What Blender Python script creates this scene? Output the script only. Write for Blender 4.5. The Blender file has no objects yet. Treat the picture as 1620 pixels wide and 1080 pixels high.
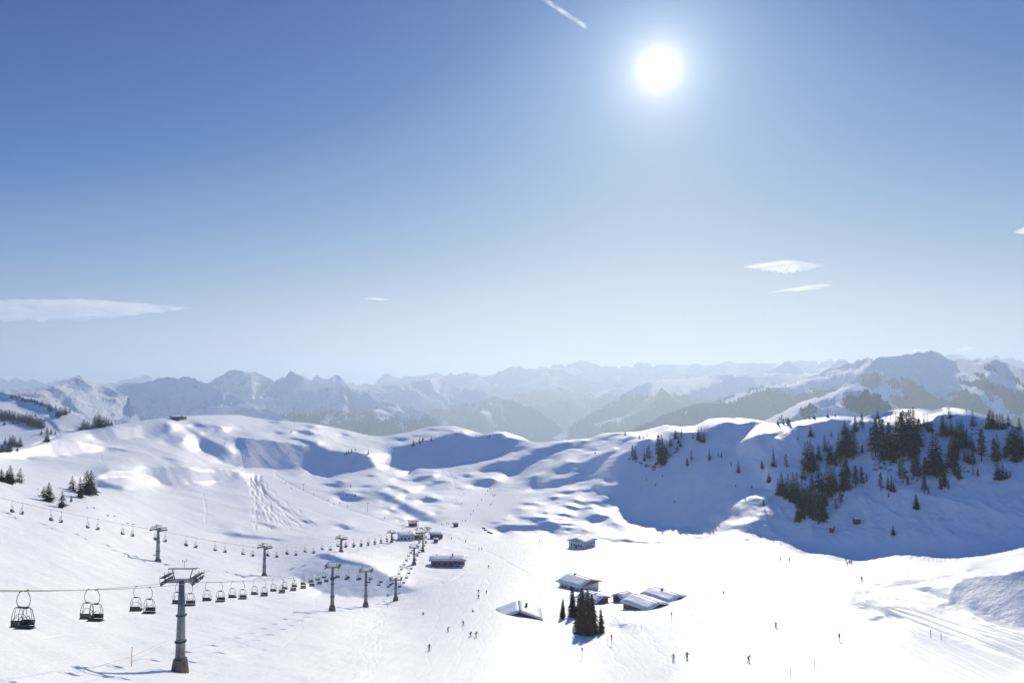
import bpy, bmesh, math, random
import numpy as np
from mathutils import Vector, Matrix
random.seed(7); RNG = np.random.default_rng(7)
S = bpy.context.scene
COL = S.collection

# ------------------------------------------------------------------ camera, sky, sun, exposure
F, CX, CY, HOR = 1080.0, 810.0, 540.0, 600.0        # focal length and centre of the 1620 x 1080 photograph, in its pixels
PITCH = math.atan((HOR - CY) / F)
cam_data = bpy.data.cameras.new('camera'); cam = bpy.data.objects.new('camera', cam_data); COL.objects.link(cam)
cam_data.lens = 24.0; cam_data.sensor_width = 36.0; cam_data.clip_start = 0.5; cam_data.clip_end = 400000
cam.location = (0, 0, 0); cam.rotation_euler = (math.pi / 2 + PITCH, 0, 0)
S.camera = cam
SUN_EL, SUN_AZ = math.radians(24.4), math.radians(12.4)   # azimuth clockwise from +Y
SUND = Vector((math.sin(SUN_AZ) * math.cos(SUN_EL), math.cos(SUN_AZ) * math.cos(SUN_EL), math.sin(SUN_EL)))

W = bpy.data.worlds.new('World'); S.world = W; W.use_nodes = True
nt = W.node_tree; nt.nodes.clear()
sky = nt.nodes.new('ShaderNodeTexSky'); sky.sky_type = 'NISHITA'; sky.sun_disc = False
sky.sun_elevation = SUN_EL; sky.sun_rotation = SUN_AZ; sky.altitude = 1900; sky.air_density = 1.0; sky.dust_density = 0.5; sky.ozone_density = 3.0
def vmath(nt, op, a, b=None):
    n = nt.nodes.new('ShaderNodeVectorMath'); n.operation = op
    for i, v in enumerate((a, b)):
        if v is None: continue
        if isinstance(v, (tuple, list, Vector)): n.inputs[i].default_value = tuple(v)
        else: nt.links.new(v, n.inputs[i])
    return n
def fmath(nt, op, a, b=None, c=None, clamp=False):
    n = nt.nodes.new('ShaderNodeMath'); n.operation = op; n.use_clamp = clamp
    for i, v in enumerate((a, b, c)):
        if v is None: continue
        if isinstance(v, (int, float)): n.inputs[i].default_value = v
        else: nt.links.new(v, n.inputs[i])
    return n.outputs[0]
tc = nt.nodes.new('ShaderNodeTexCoord')
nrm = vmath(nt, 'NORMALIZE', tc.outputs['Generated']).outputs[0]
dot = vmath(nt, 'DOT_PRODUCT', nrm, SUND).outputs['Value']
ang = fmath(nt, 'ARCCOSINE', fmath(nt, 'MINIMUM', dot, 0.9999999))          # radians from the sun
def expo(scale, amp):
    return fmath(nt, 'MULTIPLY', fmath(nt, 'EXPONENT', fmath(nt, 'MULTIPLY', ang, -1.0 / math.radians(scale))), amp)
# haze aureole plus lens bloom, painted into the sky round the sun, the same from wherever the sun is looked at
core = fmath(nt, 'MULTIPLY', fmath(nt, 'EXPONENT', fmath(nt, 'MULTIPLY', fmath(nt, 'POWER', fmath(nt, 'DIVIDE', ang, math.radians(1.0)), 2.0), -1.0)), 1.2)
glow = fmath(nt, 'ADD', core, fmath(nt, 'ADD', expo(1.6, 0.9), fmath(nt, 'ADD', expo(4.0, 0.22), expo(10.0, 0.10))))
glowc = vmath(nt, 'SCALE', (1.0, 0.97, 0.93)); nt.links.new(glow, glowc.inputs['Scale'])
# clear, deep mountain air: the brightness of the sky texture read through a curve from navy to pale blue
skys = vmath(nt, 'SCALE', sky.outputs[0]); skys.inputs['Scale'].default_value = 0.058
sep = nt.nodes.new('ShaderNodeSeparateColor'); nt.links.new(skys.outputs[0], sep.inputs[0])
lev = fmath(nt, 'MULTIPLY', fmath(nt, 'POWER', sep.outputs['Green'], 1.25), 0.8)
rp = nt.nodes.new('ShaderNodeValToRGB'); nt.links.new(lev, rp.inputs[0]); el = rp.color_ramp.elements
SKYRAMP = [(0, (.006, .085, .33)), (.055, (.005, .058, .25)), (.075, (.012, .09, .31)), (.10, (.026, .13, .37)), (.125, (.085, .205, .44)), (.165, (.15, .275, .48)), (.22, (.25, .35, .50)), (.30, (.38, .455, .56)), (.42, (.49, .535, .585)), (1, (.58, .60, .61))]
while len(el) < len(SKYRAMP): el.new(.5)
for e_, (p_, c_) in zip(el, SKYRAMP): e_.position = p_; e_.color = (*c_, 1)
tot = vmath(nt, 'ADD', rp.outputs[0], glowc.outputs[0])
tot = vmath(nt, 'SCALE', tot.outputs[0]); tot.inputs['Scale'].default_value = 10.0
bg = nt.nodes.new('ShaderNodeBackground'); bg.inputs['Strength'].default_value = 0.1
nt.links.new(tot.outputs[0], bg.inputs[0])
wo = nt.nodes.new('ShaderNodeOutputWorld'); nt.links.new(bg.outputs[0], wo.inputs[0])

sl = bpy.data.lights.new('sun', 'SUN'); sun = bpy.data.objects.new('sun', sl); COL.objects.link(sun)
sl.energy = 3.7; sl.angle = math.radians(0.53); sl.color = (1.0, 0.905, 0.70)
sun.rotation_euler = SUND.to_track_quat('Z', 'Y').to_euler(); sun.location = (0, 0, 500)
S.view_settings.view_transform = 'Standard'; S.view_settings.look = 'None'
S.view_settings.gamma = 1.0; S.view_settings.exposure = 0.24; S.view_settings.use_curve_mapping = False
S.cycles.use_denoising = True
S.cycles.max_bounces = 10; S.cycles.diffuse_bounces = 3; S.cycles.glossy_bounces = 2; S.cycles.transmission_bounces = 2
S.cycles.transparent_max_bounces = 12; S.cycles.volume_bounces = 8; S.cycles.sample_clamp_indirect = 4

# ------------------------------------------------------------------ numpy helpers
def ray(px, py):
    """horizontal unit direction and slope t = rise / horizontal run of the sight line through a photograph pixel"""
    px = np.asarray(px, float); py = np.asarray(py, float)
    a = (px - CX) / F; b = -(py - CY) / F
    y = math.cos(PITCH) - b * math.sin(PITCH); z = b * math.cos(PITCH) + math.sin(PITCH)
    h = np.hypot(a, y)
    return a / h, y / h, z / h
def world(px, py, r):
    hx, hy, t = ray(px, py); return np.stack([hx * r, hy * r, t * r], -1)
_perm = np.random.default_rng(11).integers(0, 1 << 30, size=65536)
_grad = np.random.default_rng(12).normal(size=(4096, 2)); _grad /= np.linalg.norm(_grad, axis=1)[:, None]
def pnoise(x, y, seed=0):
    x = np.asarray(x, float) + seed * 17.31; y = np.asarray(y, float) - seed * 9.73
    xi = np.floor(x).astype(np.int64); yi = np.floor(y).astype(np.int64); fx = x - xi; fy = y - yi
    def g(ix, iy, dx, dy):
        v = _grad[_perm[(ix * 7919 + iy * 104729) & 65535] & 4095]; return v[..., 0] * dx + v[..., 1] * dy
    u = fx * fx * fx * (fx * (fx * 6 - 15) + 10); v = fy * fy * fy * (fy * (fy * 6 - 15) + 10)
    a = g(xi, yi, fx, fy); b = g(xi + 1, yi, fx - 1, fy); c = g(xi, yi + 1, fx, fy - 1); d = g(xi + 1, yi + 1, fx - 1, fy - 1)
    return (a * (1 - u) + b * u) * (1 - v) + (c * (1 - u) + d * u) * v * 1.0
def fbm(x, y, o=4, seed=0, gain=.5):
    s = 0; a = 1
    for k in range(o): s = s + a * pnoise(x * 2.03 ** k, y * 2.03 ** k, seed + k); a *= gain
    return s
def ridged(x, y, o=5, seed=0, gain=.5):
    s = 0; a = 1; w = 1
    for k in range(o):
        n = 1 - np.abs(pnoise(x * 2.05 ** k, y * 2.05 ** k, seed + k)) * 2.2; n = n * np.abs(n); s = s + a * n * w; w = np.clip(n, 0, 1); a *= gain
    return s
def smooth(a, b, x): u = np.clip((x - a) / (b - a), 0, 1); return u * u * (3 - 2 * u)
def inpoly(X, Y, poly):
    p = np.asarray(poly, float); c = np.zeros(X.shape, bool); j = len(p) - 1
    for i in range(len(p)):
        xi, yi = p[i]; xj, yj = p[j]
        if yi != yj:
            m = ((yi > Y) != (yj > Y)) & (X < (xj - xi) * (Y - yi) / (yj - yi) + xi); c ^= m
        j = i
    return c
def ell(cx, cy, rx, ry, rot=0, n=20):
    a = math.radians(rot)
    return [(cx + rx * math.cos(q) * math.cos(a) - ry * math.sin(q) * math.sin(a), cy + rx * math.cos(q) * math.sin(a) + ry * math.sin(q) * math.cos(a)) for q in [i * 2 * math.pi / n for i in range(n)]]
def seg_dist(X, Y, pts):
    d = np.full(X.shape, 1e9)
    for (ax, ay), (bx, by) in zip(pts[:-1], pts[1:]):
        vx, vy = bx - ax, by - ay; l = vx * vx + vy * vy + 1e-9
        u = np.clip(((X - ax) * vx + (Y - ay) * vy) / l, 0, 1); d = np.minimum(d, np.hypot(X - ax - u * vx, Y - ay - u * vy))
    return d
def tps(pts, X, Y, reg=1e-3):
    p = np.array([(a, b) for a, b, _ in pts], float) / 500; v = np.array([math.log(c) for *_, c in pts])
    def U(d2): return np.where(d2 > 1e-12, d2 * np.log(d2 + 1e-12), 0)
    n = len(p); K = U(((p[:, None] - p[None]) ** 2).sum(-1)) + reg * np.eye(n)
    P = np.c_[np.ones(n), p]; A = np.block([[K, P], [P.T, np.zeros((3, 3))]])
    w = np.linalg.solve(A, np.r_[v, 0, 0, 0]); out = w[n] + w[n + 1] * X / 500 + w[n + 2] * Y / 500
    for i in range(n): out = out + w[i] * U((X / 500 - p[i, 0]) ** 2 + (Y / 500 - p[i, 1]) ** 2)
    return out
def resize(A, ny, nx):
    y = np.linspace(0, A.shape[0] - 1, ny); x = np.linspace(0, A.shape[1] - 1, nx)
    y0 = np.clip(y.astype(int), 0, A.shape[0] - 2); x0 = np.clip(x.astype(int), 0, A.shape[1] - 2); fy = (y - y0)[:, None]; fx = (x - x0)[None]
    return (A[y0][:, x0] * (1 - fx) + A[y0][:, x0 + 1] * fx) * (1 - fy) + (A[y0 + 1][:, x0] * (1 - fx) + A[y0 + 1][:, x0 + 1] * fx) * fy
TANE = math.tan(SUN_EL)

def solve_relief(X, Y, L0, K, sx, sy, wn=0.02, lam=6e-6, iters=220, levels=3, cut=None):
    """log distance L on a pixel grid: near L0, but with ground slope K towards the sun where K is given (nan = free)"""
    if levels > 1 and min(L0.shape) > 40:
        q = (slice(None, None, 2), slice(None, None, 2))
        Lc = solve_relief(X[q], Y[q], L0[q], K[q], sx * 2, sy * 2, wn, lam, iters, levels - 1, None if cut is None else cut[q])
        L = L0 + resize(Lc - L0[q], *L0.shape)
    else: L = L0.copy()
    hx, hy, t = ray(X, Y); az = np.arctan2(hx, hy); D = SUN_AZ - az
    m = ~np.isnan(K); k = np.where(m, K, 0)
    dty = np.gradient(t, sy, axis=0); dax = np.gradient(az, sx, axis=1)
    a = (k - np.cos(D) * t) / dty; b = .35 * np.sin(D) / dax; c = np.cos(D)
    nn = np.hypot(a, b) + 1e-9; a, b, c = a / nn, b / nn, c / nn
    w = m.astype(float)[:-1, :-1]; a, b, c = a[:-1, :-1] / sy, b[:-1, :-1] / sx, c[:-1, :-1]
    def dy(A): return A[1:, :-1] - A[:-1, :-1]
    def dx(A): return A[:-1, 1:] - A[:-1, :-1]
    def adj(gy, gx):
        o = np.zeros_like(L0); o[1:, :-1] += gy; o[:-1, :-1] -= gy; o[:-1, 1:] += gx; o[:-1, :-1] -= gx; return o
    gy0, gx0 = dy(L0), dx(L0)
    if cut is not None: w = w * cut[:-1, :-1]
    wny, wnx0 = wn / sy ** 2, wn * (4 - 3 * w) / sx ** 2; wnx = wnx0 + .3 * w / sx ** 2
    if cut is not None: cc = .01 + .99 * cut[:-1, :-1]; wny = wny * cc; wnx = wnx * cc; wnx0 = wnx0 * cc
    def AtA(A):
        gy, gx = dy(A), dx(A); s = w * (a * gy + b * gx)
        return adj(s * a + wny * gy, s * b + wnx * gx) + lam * A
    rhs = adj(w * a * c + wny * gy0, w * b * c + wnx0 * gx0) + lam * L0
    dg = np.zeros_like(L0); s2 = w * (a - 0) ** 2 + wny; s3 = w * b ** 2 + wnx
    dg[1:, :-1] += s2; dg[:-1, 1:] += s3; dg[:-1, :-1] += w * (a + b) ** 2 + wny + wnx; dg += lam
    r = rhs - AtA(L); z = r / dg; p = z.copy(); rz = (r * z).sum()
    for _ in range(iters):
        q = AtA(p); al = rz / max((p * q).sum(), 1e-30); L = L + al * p; r = r - al * q; z = r / dg; rz2 = (r * z).sum()
        if rz2 < 1e-14: break
        p = z + (rz2 / rz) * p; rz = rz2
    return L

def mesh_grid(name, P, mat=None, attrs=None, parent=None):
    ny, nx = P.shape[:2]
    i = np.arange(ny * nx).reshape(ny, nx)
    q = np.stack([i[:-1, :-1], i[1:, :-1], i[1:, 1:], i[:-1, 1:]], -1).reshape(-1, 4)
    me = bpy.data.meshes.new(name); me.vertices.add(ny * nx); me.vertices.foreach_set('co', P.reshape(-1).astype(np.float32))
    me.loops.add(len(q) * 4); me.loops.foreach_set('vertex_index', q.reshape(-1).astype(np.int32))
    me.polygons.add(len(q)); me.polygons.foreach_set('loop_start', np.arange(0, len(q) * 4, 4, dtype=np.int32))
    me.polygons.foreach_set('loop_total', np.full(len(q), 4, np.int32))
    me.polygons.foreach_set('use_smooth', np.ones(len(q), bool)); me.update(); me.validate()
    for k, v in (attrs or {}).items():
        a = me.attributes.new(k, 'FLOAT', 'POINT'); a.data.foreach_set('value', v.reshape(-1).astype(np.float32))
    o = bpy.data.objects.new(name, me); COL.objects.link(o); o.parent = parent
    if mat: me.materials.append(mat)
    return o

class Sheet:
    """a piece of land: seen from its foot (ybot) up to its skyline, then falling away behind it"""
    def __init__(s, name, crest, ybot, mat, L0, paint=(), base_k=None, step=(3, 2), noise=None, x0=-260, x1=1880, rows=1.3, colstep=2.0, back=0.5, depth=300, wn=.02, lam=6e-6, attrs=None, below=None, kcap=1.15, crough=0, cuts=(), warp=5, kfun=None):
        s.name = name; cx, cy = np.array(crest, float).T
        x0, x1 = max(x0, cx[0]), min(x1, cx[-1])
        s.crest = lambda x: np.interp(x, cx, cy)
        sx, sy = step; ytop = math.floor(min(cy) - 4); nx = int((x1 - x0) / sx) + 2; ny = int((ybot - ytop) / sy) + 2
        s.gx = x0 + np.arange(nx) * sx; s.gy = ytop + np.arange(ny) * sy; s.sx, s.sy = sx, sy
        X, Y = np.meshgrid(s.gx, s.gy)
        L0v = L0(X, Y)
        K = np.full(X.shape, np.nan)
        if base_k is not None: K[:] = base_k
        WX = X + warp * pnoise(X / 14, Y / 7, 31); WY = Y + warp * .5 * pnoise(X / 14, Y / 7, 33)
        if kfun: kfun(K, X, Y)
        for k, poly in paint:
            mm = inpoly(WX, WY, poly); K[mm] = np.nan if k is None else k
        cut = None
        if cuts:
            cut = np.ones(X.shape)
            for c in cuts: cut[seg_dist(X, Y, c) < 2.6] = 0
        L = solve_relief(X, Y, L0v, K, sx, sy, wn, lam, cut=cut)
        for _ in range(1): L[:, 1:-1] = (L[:, :-2] + 2 * L[:, 1:-1] + L[:, 2:]) / 4
        hx, hy, t = ray(X, Y)
        for i in range(ny - 2, -1, -1):                      # ground never overhangs
            e = sy / F / np.maximum(kcap - t[i], .25); L[i] = np.maximum(L[i], L[i + 1] + e)
        for _ in range(2): L[:, 1:-1] = (L[:, :-2] + 2 * L[:, 1:-1] + L[:, 2:]) / 4
        s.L = L; s.noise = noise
        # mesh
        xs = np.arange(x0, x1 + .01, colstep); cr = s.crest(xs)
        if crough: cr = cr + crough * fbm(xs / 9., xs * 0, 4, 5, .6)
        nr = int((ybot - min(cr)) / rows) + 1
        v = np.linspace(0, 1, nr)[:, None]
        PX = np.repeat(xs[None], nr, 0); PY = cr[None] + (ybot - cr[None]) * v
        s.PX, s.PY = PX, PY
        P = s.pts(PX, PY, v)
        # behind the skyline
        bk = []
        r = np.hypot(P[0, :, 0], P[0, :, 1]); z = P[0, :, 2]; hx, hy, _ = ray(xs, cr)
        n = 10
        for j in range(1, n + 1):
            d = depth / back * (j / n) ** 1.8
            zz = z - back * d * min(1, .35 + j / n) - (np.abs(z) / r) * d * (z < 0)
            bk.append(np.stack([hx * (r + d), hy * (r + d), zz], -1))
        bk = np.array(bk[::-1])
        rows_all = [bk, P]
        s.nb = n
        if below: rows_all.append(below(s, xs, P))
        P = np.concatenate(rows_all, 0)
        A = {k: f(P) for k, f in (attrs or {}).items()} if attrs else None
        if attrs and 'clear' in attrs:
            c = np.zeros(P.shape[:2]); c[n:n + nr] = attrs['clear'](PX, PY) if callable(attrs['clear']) else 0; A['clear'] = c
        s.o = mesh_grid(name, P, mat, A); s.o['kind'] = 'structure'
    def pts(s, px, py, v=None):
        fx = np.clip((px - s.gx[0]) / s.sx, 0, len(s.gx) - 1.001); fy = np.clip((py - s.gy[0]) / s.sy, 0, len(s.gy) - 1.001)
        i, j = fy.astype(int), fx.astype(int); u, w = fy - i, fx - j; L = s.L
        l = (L[i, j] * (1 - w) + L[i, j + 1] * w) * (1 - u) + (L[i + 1, j] * (1 - w) + L[i + 1, j + 1] * w) * u
        P = world(px, py, np.exp(l))
        if s.noise:
            vv = np.clip((py - s.crest(px)) / 12.0, 0, 1)
            P[..., 2] += s.noise(P[..., 0], P[..., 1], px, py) * vv
        return P
    def at(s, px, py):
        return Vector(s.pts(np.array(float(px)), np.array(float(py))))
def Z(ox, oy, sc, pts):      # notes taken on an enlarged view back to photograph pixels
    return [(ox + x / sc, oy + y / sc) for x, y in pts]

def label(o, lab=None, cat=None, group=None, kind=None):
    if lab: o['label'] = lab
    if cat: o['category'] = cat
    if group: o['group'] = group
    if kind: o['kind'] = kind
    return o
# ------------------------------------------------------------------ materials of the land
def mat(name, color=(.8, .8, .8), rough=.6, metal=0, spec=.5):
    m = bpy.data.materials.new(name); m.use_nodes = True; b = m.node_tree.nodes['Principled BSDF']
    b.inputs['Base Color'].default_value = (*color, 1); b.inputs['Roughness'].default_value = rough; b.inputs['Metallic'].default_value = metal
    b.inputs['Specular IOR Level'].default_value = spec
    return m, m.node_tree, b
def noise_node(t, scale, detail=4, rough=.55, vec=None, dist=0):
    n = t.nodes.new('ShaderNodeTexNoise'); n.inputs['Scale'].default_value = scale; n.inputs['Detail'].default_value = detail
    n.inputs['Roughness'].default_value = rough; n.inputs['Distortion'].default_value = dist
    if vec is not None: t.links.new(vec, n.inputs['Vector'])
    return n
def ramp(t, fac, stops):
    r = t.nodes.new('ShaderNodeValToRGB'); e = r.color_ramp.elements
    while len(e) < len(stops): e.new(.5)
    for i, (p, c) in enumerate(stops): e[i].position = p; e[i].color = (*c, 1) if len(c) == 3 else c
    t.links.new(fac, r.inputs[0]); return r
def bump(t, h, dist, strength=1, normal=None):
    b = t.nodes.new('ShaderNodeBump'); b.inputs['Distance'].default_value = dist; b.inputs['Strength'].default_value = strength
    t.links.new(h, b.inputs['Height'])
    if normal is not None: t.links.new(normal, b.inputs['Normal'])
    return b.outputs[0]
def mapping(t, vec, scale, rot=(0, 0, 0)):
    m = t.nodes.new('ShaderNodeMapping'); m.inputs['Scale'].default_value = scale; m.inputs['Rotation'].default_value = rot
    t.links.new(vec, m.inputs['Vector']); return m.outputs[0]

SNOW, t, b = mat('snow', (.88, .89, .90), .55, 0, .3)
tcn = t.nodes.new('ShaderNodeTexCoord').outputs['Object']
n1 = noise_node(t, .9, 6, .62, tcn); n2 = noise_node(t, .11, 5, .6, tcn)
strk = noise_node(t, 1.0, 4, .6, mapping(t, tcn, (.55, .05, .3), (0, 0, -.45)))
at_ = t.nodes.new('ShaderNodeAttribute'); at_.attribute_name = 'piste'
hh = fmath(t, 'ADD', fmath(t, 'MULTIPLY', n1.outputs[0], .34), fmath(t, 'MULTIPLY', n2.outputs[0], .9))
hh = fmath(t, 'MULTIPLY', hh, fmath(t, 'SUBTRACT', 1.0, fmath(t, 'MULTIPLY', at_.outputs['Fac'], .6)))
hh = fmath(t, 'ADD', hh, fmath(t, 'MULTIPLY', strk.outputs[0], .30))
t.links.new(bump(t, hh, 1.0, .4), b.inputs['Normal'])
cr = ramp(t, n2.outputs[0], [(.3, (.83, .845, .865)), (.7, (.91, .915, .92))]); t.links.new(cr.outputs[0], b.inputs['Base Color'])

def mountain_material(name, scale, rock_amt=.5):
    """snow, bare rock and dark forest; the mesh carries how dense the forest stands"""
    m, t, b = mat(name, (.85, .86, .88), .8, 0, .2)
    v = t.nodes.new('ShaderNodeTexCoord').outputs['Object']
    fo = t.nodes.new('ShaderNodeAttribute'); fo.attribute_name = 'forest'
    fine = noise_node(t, 130 / scale, 5, .7, v); mid = noise_node(t, 34 / scale, 7, .72, v)
    f = fmath(t, 'ADD', fo.outputs['Fac'], fmath(t, 'MULTIPLY', fmath(t, 'SUBTRACT', fine.outputs[0], .5), 1.3))
    fr = ramp(t, f, [(.52, (0, 0, 0)), (.72, (1, 1, 1))])
    ro = t.nodes.new('ShaderNodeAttribute'); ro.attribute_name = 'rock'
    rr = fmath(t, 'ADD', ro.outputs['Fac'], fmath(t, 'MULTIPLY', fmath(t, 'SUBTRACT', mid.outputs[0], .5), 2.4))
    rk = ramp(t, rr, [(.45, (0, 0, 0)), (.62, (1, 1, 1))])
    mx = t.nodes.new('ShaderNodeMix'); mx.data_type = 'RGBA'; t.links.new(fmath(t, 'MULTIPLY', rk.outputs[0], rock_amt), mx.inputs[0])
    mx.inputs[6].default_value = (.86, .87, .89, 1); mx.inputs[7].default_value = (.20, .19, .19, 1)
    m2 = t.nodes.new('ShaderNodeMix'); m2.data_type = 'RGBA'; t.links.new(fr.outputs[0], m2.inputs[0])
    t.links.new(mx.outputs[2], m2.inputs[6])
    fc = ramp(t, fine.outputs[0], [(.35, (.018, .028, .026)), (.65, (.06, .075, .07))]); t.links.new(fc.outputs[0], m2.inputs[7])
    t.links.new(m2.outputs[2], b.inputs['Base Color'])
    h = fmath(t, 'ADD', fmath(t, 'MULTIPLY', fine.outputs[0], .35), fmath(t, 'MULTIPLY', mid.outputs[0], 1.0))
    t.links.new(bump(t, h, scale / 110, .9), b.inputs['Normal'])
    return m

# ------------------------------------------------------------------ the ski bowl: one sheet of snow from under the camera to its rim
BOWL_CREST = [(-260, 760), (-60, 722), (0, 716), (44, 708), (72, 697), (99, 686), (138, 679), (178, 672), (222, 665), (250, 662), (274, 660), (290, 657.5), (320, 656.5), (345, 656), (381, 656), (400, 660), (437, 665),
    (480, 668), (511, 672.5), (548, 680), (583, 688.5), (605, 690), (630, 686), (647, 683), (677, 675), (700, 673.5), (719, 673.5), (746, 681), (766, 687), (786, 682), (800, 683), (825, 691), (840, 699), (857, 700), (885, 697), (911, 694), (931, 693.5), (953, 685), (978, 684), (1013, 682),
    (1052, 672), (1077, 675), (1099, 673), (1121, 662.5), (1161, 660), (1200, 664), (1215, 668), (1234, 671), (1286, 661.5), (1324, 657.5), (1366, 660), (1381, 654.5), (1410, 649), (1433, 646.5), (1455, 646), (1475, 649), (1498, 643.5), (1529, 647.5), (1563, 658), (1589, 666), (1620, 680), (1700, 705), (1880, 740)]
BOWL_CTRL = [(283, 1062, 97), (525, 965, 190), (578, 961, 226), (626, 951, 300), (655, 893, 376), (669, 872, 421), (660, 850, 445), (619, 857, 450), (539, 874, 420), (418, 910, 358), (248, 887, 320),
    (36, 1075, 76), (0, 1000, 100), (0, 930, 150), (0, 850, 235), (0, 800, 300), (0, 762, 360), (140, 785, 385), (150, 850, 300), (330, 960, 190), (430, 985, 165), (-240, 900, 130), (-240, 1000, 80), (-240, 800, 230),
    (679, 1029, 150), (708, 998, 185), (752, 1004, 180), (757, 945, 255), (820, 970, 218), (773, 896, 365), (708, 897, 368), (920, 868, 430), (915, 937, 285), (1020, 964, 258), (1070, 948, 280), (925, 1000, 222), (890, 1012, 205),
    (1066, 1045, 142), (1185, 1048, 142), (1227, 993, 180), (1100, 985, 205), (1144, 940, 250), (1343, 893, 280), (1234, 888, 305), (1250, 870, 335), (1100, 868, 395), (1000, 852, 450), (853, 856, 450), (1330, 1010, 160), (1472, 1005, 155), (1289, 1060, 128),
    (1620, 1075, 100), (1620, 980, 150), (1500, 950, 178), (1620, 870, 220), (1450, 886, 250), (1740, 900, 180), (1860, 1000, 120), (810, 1079, 118), (600, 1079, 106), (1100, 1079, 120), (1400, 1079, 113), (0, 1079, 72),
    (745, 830, 560), (780, 775, 760), (700, 800, 650), (430, 830, 490), (300, 830, 440), (230, 800, 480), (430, 800, 610), (450, 750, 860), (450, 705, 920), (450, 675, 1200), (300, 790, 590), (300, 740, 720), (300, 700, 820), (300, 660, 980), (150, 740, 620), (100, 715, 680), (40, 715, 600), (180, 690, 790), (180, 675, 880),
    (600, 750, 850), (600, 720, 960), (610, 694, 1400), (650, 760, 820), (700, 745, 900), (720, 695, 1100), (720, 678, 1350), (800, 705, 1080), (800, 688, 1250), (820, 830, 540), (900, 810, 590), (950, 780, 660), (850, 750, 850), (900, 720, 960), (950, 697, 1150), (1000, 690, 1020), (960, 830, 520), (1000, 760, 640),
    (1050, 678, 850), (1060, 820, 510), (1090, 845, 480), (1090, 760, 560), (1121, 668, 660), (1160, 665, 650), (1200, 672, 630), (1200, 780, 530), (1200, 830, 490), (1300, 664, 620), (1300, 760, 540), (1300, 850, 475), (1400, 655, 605), (1400, 760, 530), (1400, 860, 465), (1500, 648, 590), (1500, 760, 515), (1500, 865, 455), (1620, 684, 570), (1620, 760, 500), (1620, 852, 445), (1860, 780, 540), (1860, 850, 450),
    (-240, 1400, 34), (300, 1400, 44), (810, 1400, 55), (1300, 1400, 54), (1860, 1400, 44)]
R1 = lambda *p: Z(0, 560, 4.045, p)
R2 = lambda *p: Z(400, 560, 4.045, p)
R3 = lambda *p: Z(800, 560, 4.045, p)
R4 = lambda *p: Z(1200, 540, 3.857, p)
R5_ = lambda *p: Z(0, 800, 3.857, p)
R6_ = lambda *p: Z(400, 800, 3.857, p)
R7_ = lambda *p: Z(800, 800, 3.857, p)
R8_ = lambda *p: Z(1200, 800, 3.857, p)
Q4 = lambda *p: Z(680, 740, 6.75, p)
Q5 = lambda *p: Z(380, 740, 6.23, p)
def E1(cx, cy, rx, ry, rot=0): return Z(0, 560, 4.045, ell(cx, cy, rx, ry, rot))
def E2(cx, cy, rx, ry, rot=0): return Z(400, 560, 4.045, ell(cx, cy, rx, ry, rot))
def E3(cx, cy, rx, ry, rot=0): return Z(800, 560, 4.045, ell(cx, cy, rx, ry, rot))
def EQ(cx, cy, rx, ry, rot=0): return Z(680, 740, 6.75, ell(cx, cy, rx, ry, rot))
def E5(cx, cy, rx, ry, rot=0): return Z(380, 740, 6.23, ell(cx, cy, rx, ry, rot))
SH, MID, LIT = .60, .36, .02
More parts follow.
